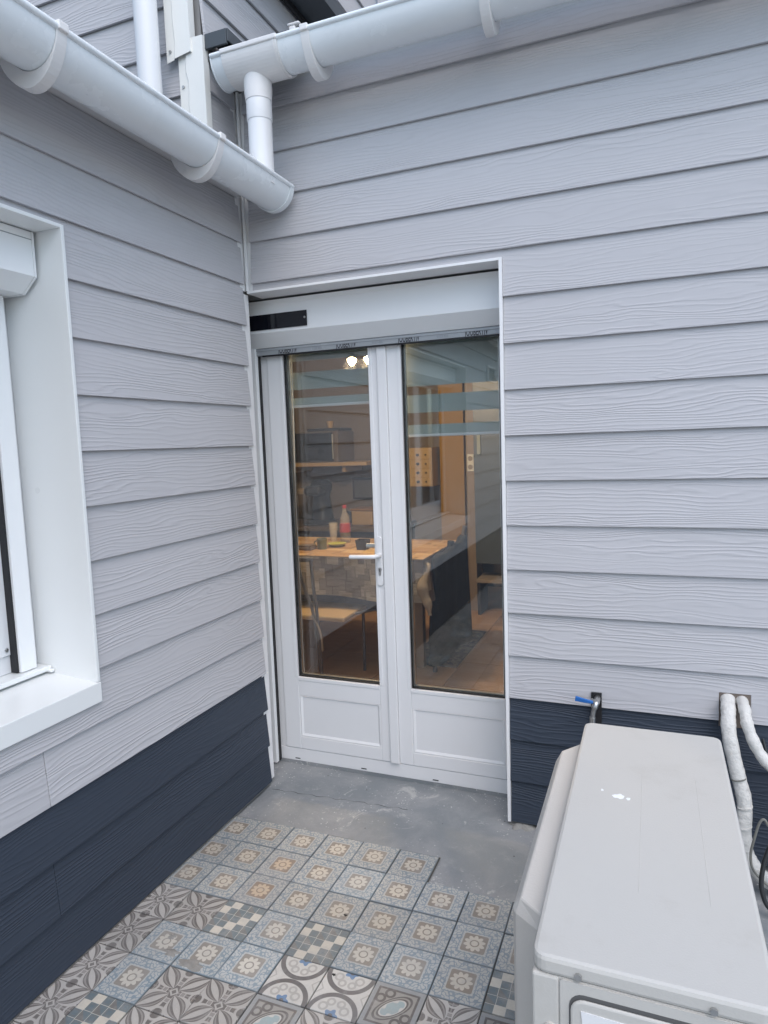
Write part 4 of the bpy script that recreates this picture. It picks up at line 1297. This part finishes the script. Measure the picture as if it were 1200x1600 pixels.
box('body', -1.50, -1.005, 2.90, 3.25, 0.8225, 1.098, M['mwbody'], mw, bev=0.006)
box('door', -1.485, -1.045, 2.888, 2.8995, 0.835, 1.085, M['mwave'], mw, bev=0.003)
box('handle', -1.052, -1.040, 2.872, 2.8875, 0.85, 1.07, M['steel'], mw, bev=0.003)
tr_ = thing('wire_tray', 'dark tray with a small cup on top of the microwave', 'tray', (-1.15, 3.0, 1.1))
box('tray', -1.33, -1.0, 2.95, 3.2, 1.0985, 1.125, M['darkpot'], tr_, bev=0.004)
lathe('cup', [(0.02, 0.0), (0.032, 0.06), (0.030, 0.06), (0.01, 0.012)], M['palewood'], tr_, at=(-1.12, 3.0, 1.1255), seg=14)
cm = thing('coffee_machine', 'black coffee machine standing on the counter', 'coffee machine', (-1.25, 2.95, 0.272))
lathe('base', [(0.15, 0.0), (0.155, 0.012), (0.13, 0.03), (0.11, 0.035)], M['darkpot'], cm, at=(-1.22, 2.92, 0.2722), seg=20)
lathe('column', [(0.105, 0.0), (0.085, 0.12), (0.075, 0.22), (0.095, 0.27), (0.10, 0.32), (0.06, 0.36)], M['mwave'], cm, at=(-1.22, 2.97, 0.308), seg=18)
boxes('head', [(-1.32, -1.15, 2.80, 2.96, 0.53, 0.62)], M['darkpot'], cm, bev=0.03)
lathe('knob', [(0.04, 0.0), (0.045, 0.03), (0.03, 0.05)], M['beigecloth'], cm, at=(-1.385, 2.9, 0.545), seg=14)
jar = thing('round_clock', 'round dark dial leaning on the counter', 'clock', (-0.93, 2.9, 0.33))
tube('dial', [(-0.93, 2.86, 0.335), (-0.93, 2.89, 0.335)], 0.055, M['darkpot'], jar, seg=24)
tube('face', [(-0.93, 2.855, 0.335), (-0.93, 2.8595, 0.335)], 0.038, M['greymetal'], jar, seg=24)
bsk = thing('woven_basket', 'small pale woven basket at the end of the counter', 'basket', (-0.78, 2.95, 0.272))
boxes('wall', [(-0.88, -0.68, 2.85, 3.05, 0.2722, 0.40)], M['palewood'], bsk, bev=0.01)
box('rim', -0.89, -0.67, 2.84, 3.06, 0.4005, 0.415, M['wood'], bsk, bev=0.004)
pc = thing('framed_poster', 'dark framed picture on the kitchen wall', 'picture', (-0.95, 3.29, 0.55))
box('frame', -1.05, -0.78, 3.275, 3.298, 0.46, 0.66, M['darkpot'], pc, bev=0.002)
box('print', -1.03, -0.80, 3.2735, 3.2749, 0.48, 0.64, M['greymetal'], pc)
# drawer unit on the wall
du = thing('drawer_unit', 'small pale wooden cabinet with four knobbed drawers on the wall', 'cabinet', (-0.22, 2.95, 0.7))
box('carcass', -0.36, -0.145, 2.90, 3.29, 0.60, 0.925, M['palewood'], du, bev=0.003)
for i in range(4):
    dr = box('drawer', -0.352, -0.153, 2.893, 2.8995, 0.607 + i * 0.075, 0.676 + i * 0.075, M['palewood'], du, bev=0.002)
    tube('knob', [(-0.265, 2.893, 0.642 + i * 0.075), (-0.265, 2.875, 0.642 + i * 0.075)], 0.012, M['darkpot'], dr, seg=10)
    tube('knob', [(-0.195, 2.893, 0.642 + i * 0.075), (-0.195, 2.875, 0.642 + i * 0.075)], 0.006, M['darkpot'], dr, seg=8)
# doorway dark, socket plate and tall blue-grey front at the right
dfm = thing('door_post', 'wooden door post with a double socket', 'post', (0.17, 2.95, KF))
box('post', 0.135, 0.205, 2.95, 3.15, KF, 1.97, M['legwood'], dfm)
spl = box('socket_plate', 0.145, 0.200, 2.942, 2.9495, 0.72, 0.86, M['cream'], dfm, bev=0.003)
for z in (0.755, 0.825): tube('socket', [(0.172, 2.942, z), (0.172, 2.9395, z)], 0.02, M['beigecloth'], spl, seg=16)
fr = thing('tall_cupboard', 'tall blue-grey cupboard at the right of the kitchen', 'cupboard', (0.45, 2.8, KF))
box('carcass', 0.225, 1.6, 2.85, 3.5, KF + 0.42, 1.97, M['fridge'], fr, bev=0.004)
box('handle', 0.255, 0.285, 2.835, 2.8495, 0.86, 1.02, M['blind'], fr, bev=0.003)
st = thing('low_stool', 'low stool with a pale seat under the cupboard', 'stool', (0.35, 2.9, KF))
box('seat', 0.235, 0.50, 2.80, 3.1, KF + 0.27, KF + 0.30, M['beigecloth'], st, bev=0.004)
for x in (0.24, 0.47): box('leg', x, x + 0.025, 2.82, 3.08, KF, KF + 0.2695, M['darkpot'], st)
pn = thing('wooden_planter', 'tall pale wooden box standing by the chair', 'box', (0.10, 3.0, KF))
box('side', 0.0, 0.115, 2.78, 2.93, KF, 0.10, M['palewood'], pn, bev=0.003)
box('lid', -0.005, 0.12, 2.775, 2.935, 0.1005, 0.115, M['palewood'], pn)

# things on the table
def on_table(name, label, cat, x, y): return thing(name, label, cat, (x, y, 0.3003))
o = on_table('soda_bottle', 'clear bottle with a red label on the table', 'bottle', -0.41, 1.72)
lathe('glass_body', [(0.034, 0.0), (0.037, 0.01), (0.037, 0.14), (0.030, 0.18), (0.014, 0.215), (0.013, 0.24)], M['clear'], o, at=(-0.41, 1.72, 0.3003), seg=18)
lathe('label', [(0.0378, 0.075), (0.0378, 0.135)], M['red'], o, at=(-0.41, 1.72, 0.3003), seg=18)
lathe('cap', [(0.015, 0.2405), (0.015, 0.262)], M['red'], o, at=(-0.41, 1.72, 0.3003), seg=14)
o = on_table('drinking_glass', 'empty clear tumbler beside the bottle', 'glass', -0.53, 1.78)
lathe('glass_body', [(0.022, 0.0), (0.034, 0.13), (0.032, 0.13), (0.020, 0.006)], M['clear'], o, at=(-0.53, 1.78, 0.3003), seg=16)
o = on_table('mug', 'sage green cup near the front of the table', 'cup', -0.45, 1.44)
lathe('cup_body', [(0.030, 0.0), (0.034, 0.07), (0.031, 0.07), (0.026, 0.006)], M['green'], o, at=(-0.45, 1.44, 0.3003), seg=18)
tube('handle', smoothpath([(-0.485, 1.44, 0.355), (-0.505, 1.44, 0.345), (-0.50, 1.44, 0.32), (-0.482, 1.44, 0.315)], 4), 0.004, M['green'], o, seg=8)
o = on_table('dish', 'flat lime coloured dish behind the cup', 'dish', -0.40, 1.56)
lathe('bowl', [(0.04, 0.0), (0.065, 0.022), (0.060, 0.022), (0.03, 0.006)], M['yellowg'], o, at=(-0.40, 1.56, 0.3003), seg=18)
o = on_table('wallet', 'dark brown pouch lying on the table', 'pouch', -0.54, 1.40)
boxes('body', [(-0.60, -0.49, 1.36, 1.44, 0.3005, 0.325)], M['mwbody'], o, bev=0.01)
boxes('flap', [(-0.598, -0.492, 1.362, 1.438, 0.3255, 0.333)], M['mwbody'], o, bev=0.003)
o = on_table('square_pot', 'dark square pot by the door handle', 'pot', -0.17, 1.47)
bm = bmesh.new()
for (a, b, z0, z1) in ((0.030, 0.038, 0.3005, 0.365),):
    v = [bm.verts.new((-0.17 + sx * s, 1.47 + sy * s, z)) for s, z in ((a, z0), (b, z1), (b - .005, z1), (a - .004, z0 + .01)) for sx, sy in ((-1, -1), (1, -1), (1, 1), (-1, 1))]
    for L in range(3):
        for k in range(4): bm.faces.new((v[L * 4 + k], v[L * 4 + (k + 1) % 4], v[L * 4 + 4 + (k + 1) % 4], v[L * 4 + 4 + k]))
    bm.faces.new(v[0:4][::-1]); bm.faces.new(v[12:16])
finish(bm, 'body', M['darkpot'], o)
boxes('soil', [(-0.20, -0.14, 1.44, 1.50, 0.345, 0.352)], M['wood'], o)

# banded blinds inside both leaves, with a pull cord
def blind(x0, x1, bands, label):
    t = thing('banded_blind', label, 'blind', ((x0 + x1) / 2, 0.29, 1.5))
    box('head_rail', x0, x1, 0.283, 0.315, 1.44, 1.50, M['white'], t, bev=0.004)
    for z0, z1, m_ in bands:
        box('band', x0 + .004, x1 - .004, 0.297, 0.2985, z0, z1, m_, t)
    box('bottom_bar', x0 + .002, x1 - .002, 0.290, 0.304, bands[-1][0] - 0.012, bands[-1][0] - 0.0003, M['white'], t, bev=0.003)
    return t
BL, WDM = M['blind'], M['wood']
b1 = blind(-0.005, 0.455, [(1.362, 1.4395, BL), (1.235, 1.312, BL), (1.165, 1.197, BL)], 'pale banded blind half lowered behind the left leaf')
b2 = blind(0.575, 1.015, [(1.215, 1.4395, BL), (1.103, 1.178, BL), (1.012, 1.052, BL)], 'pale banded blind half lowered behind the right leaf')
co = thing('blind_cord', 'thin beige pull cord with knotted end behind the left pane', 'cord', (0.022, 0.285, 0.55))
for dx in (0.0, 0.012):
    tube('string', [(0.026 + dx, 0.283, 1.45), (0.020 + dx * .7, 0.283, 0.98), (0.014, 0.283, 0.60)], 0.0027, M['cream'], co, seg=6)
tube('knot', smoothpath([(0.014, 0.283, 0.605), (0.008, 0.283, 0.585), (0.016, 0.281, 0.57), (0.014, 0.283, 0.55), (0.02, 0.283, 0.535)], 4), 0.0055, M['cream'], co, seg=8)
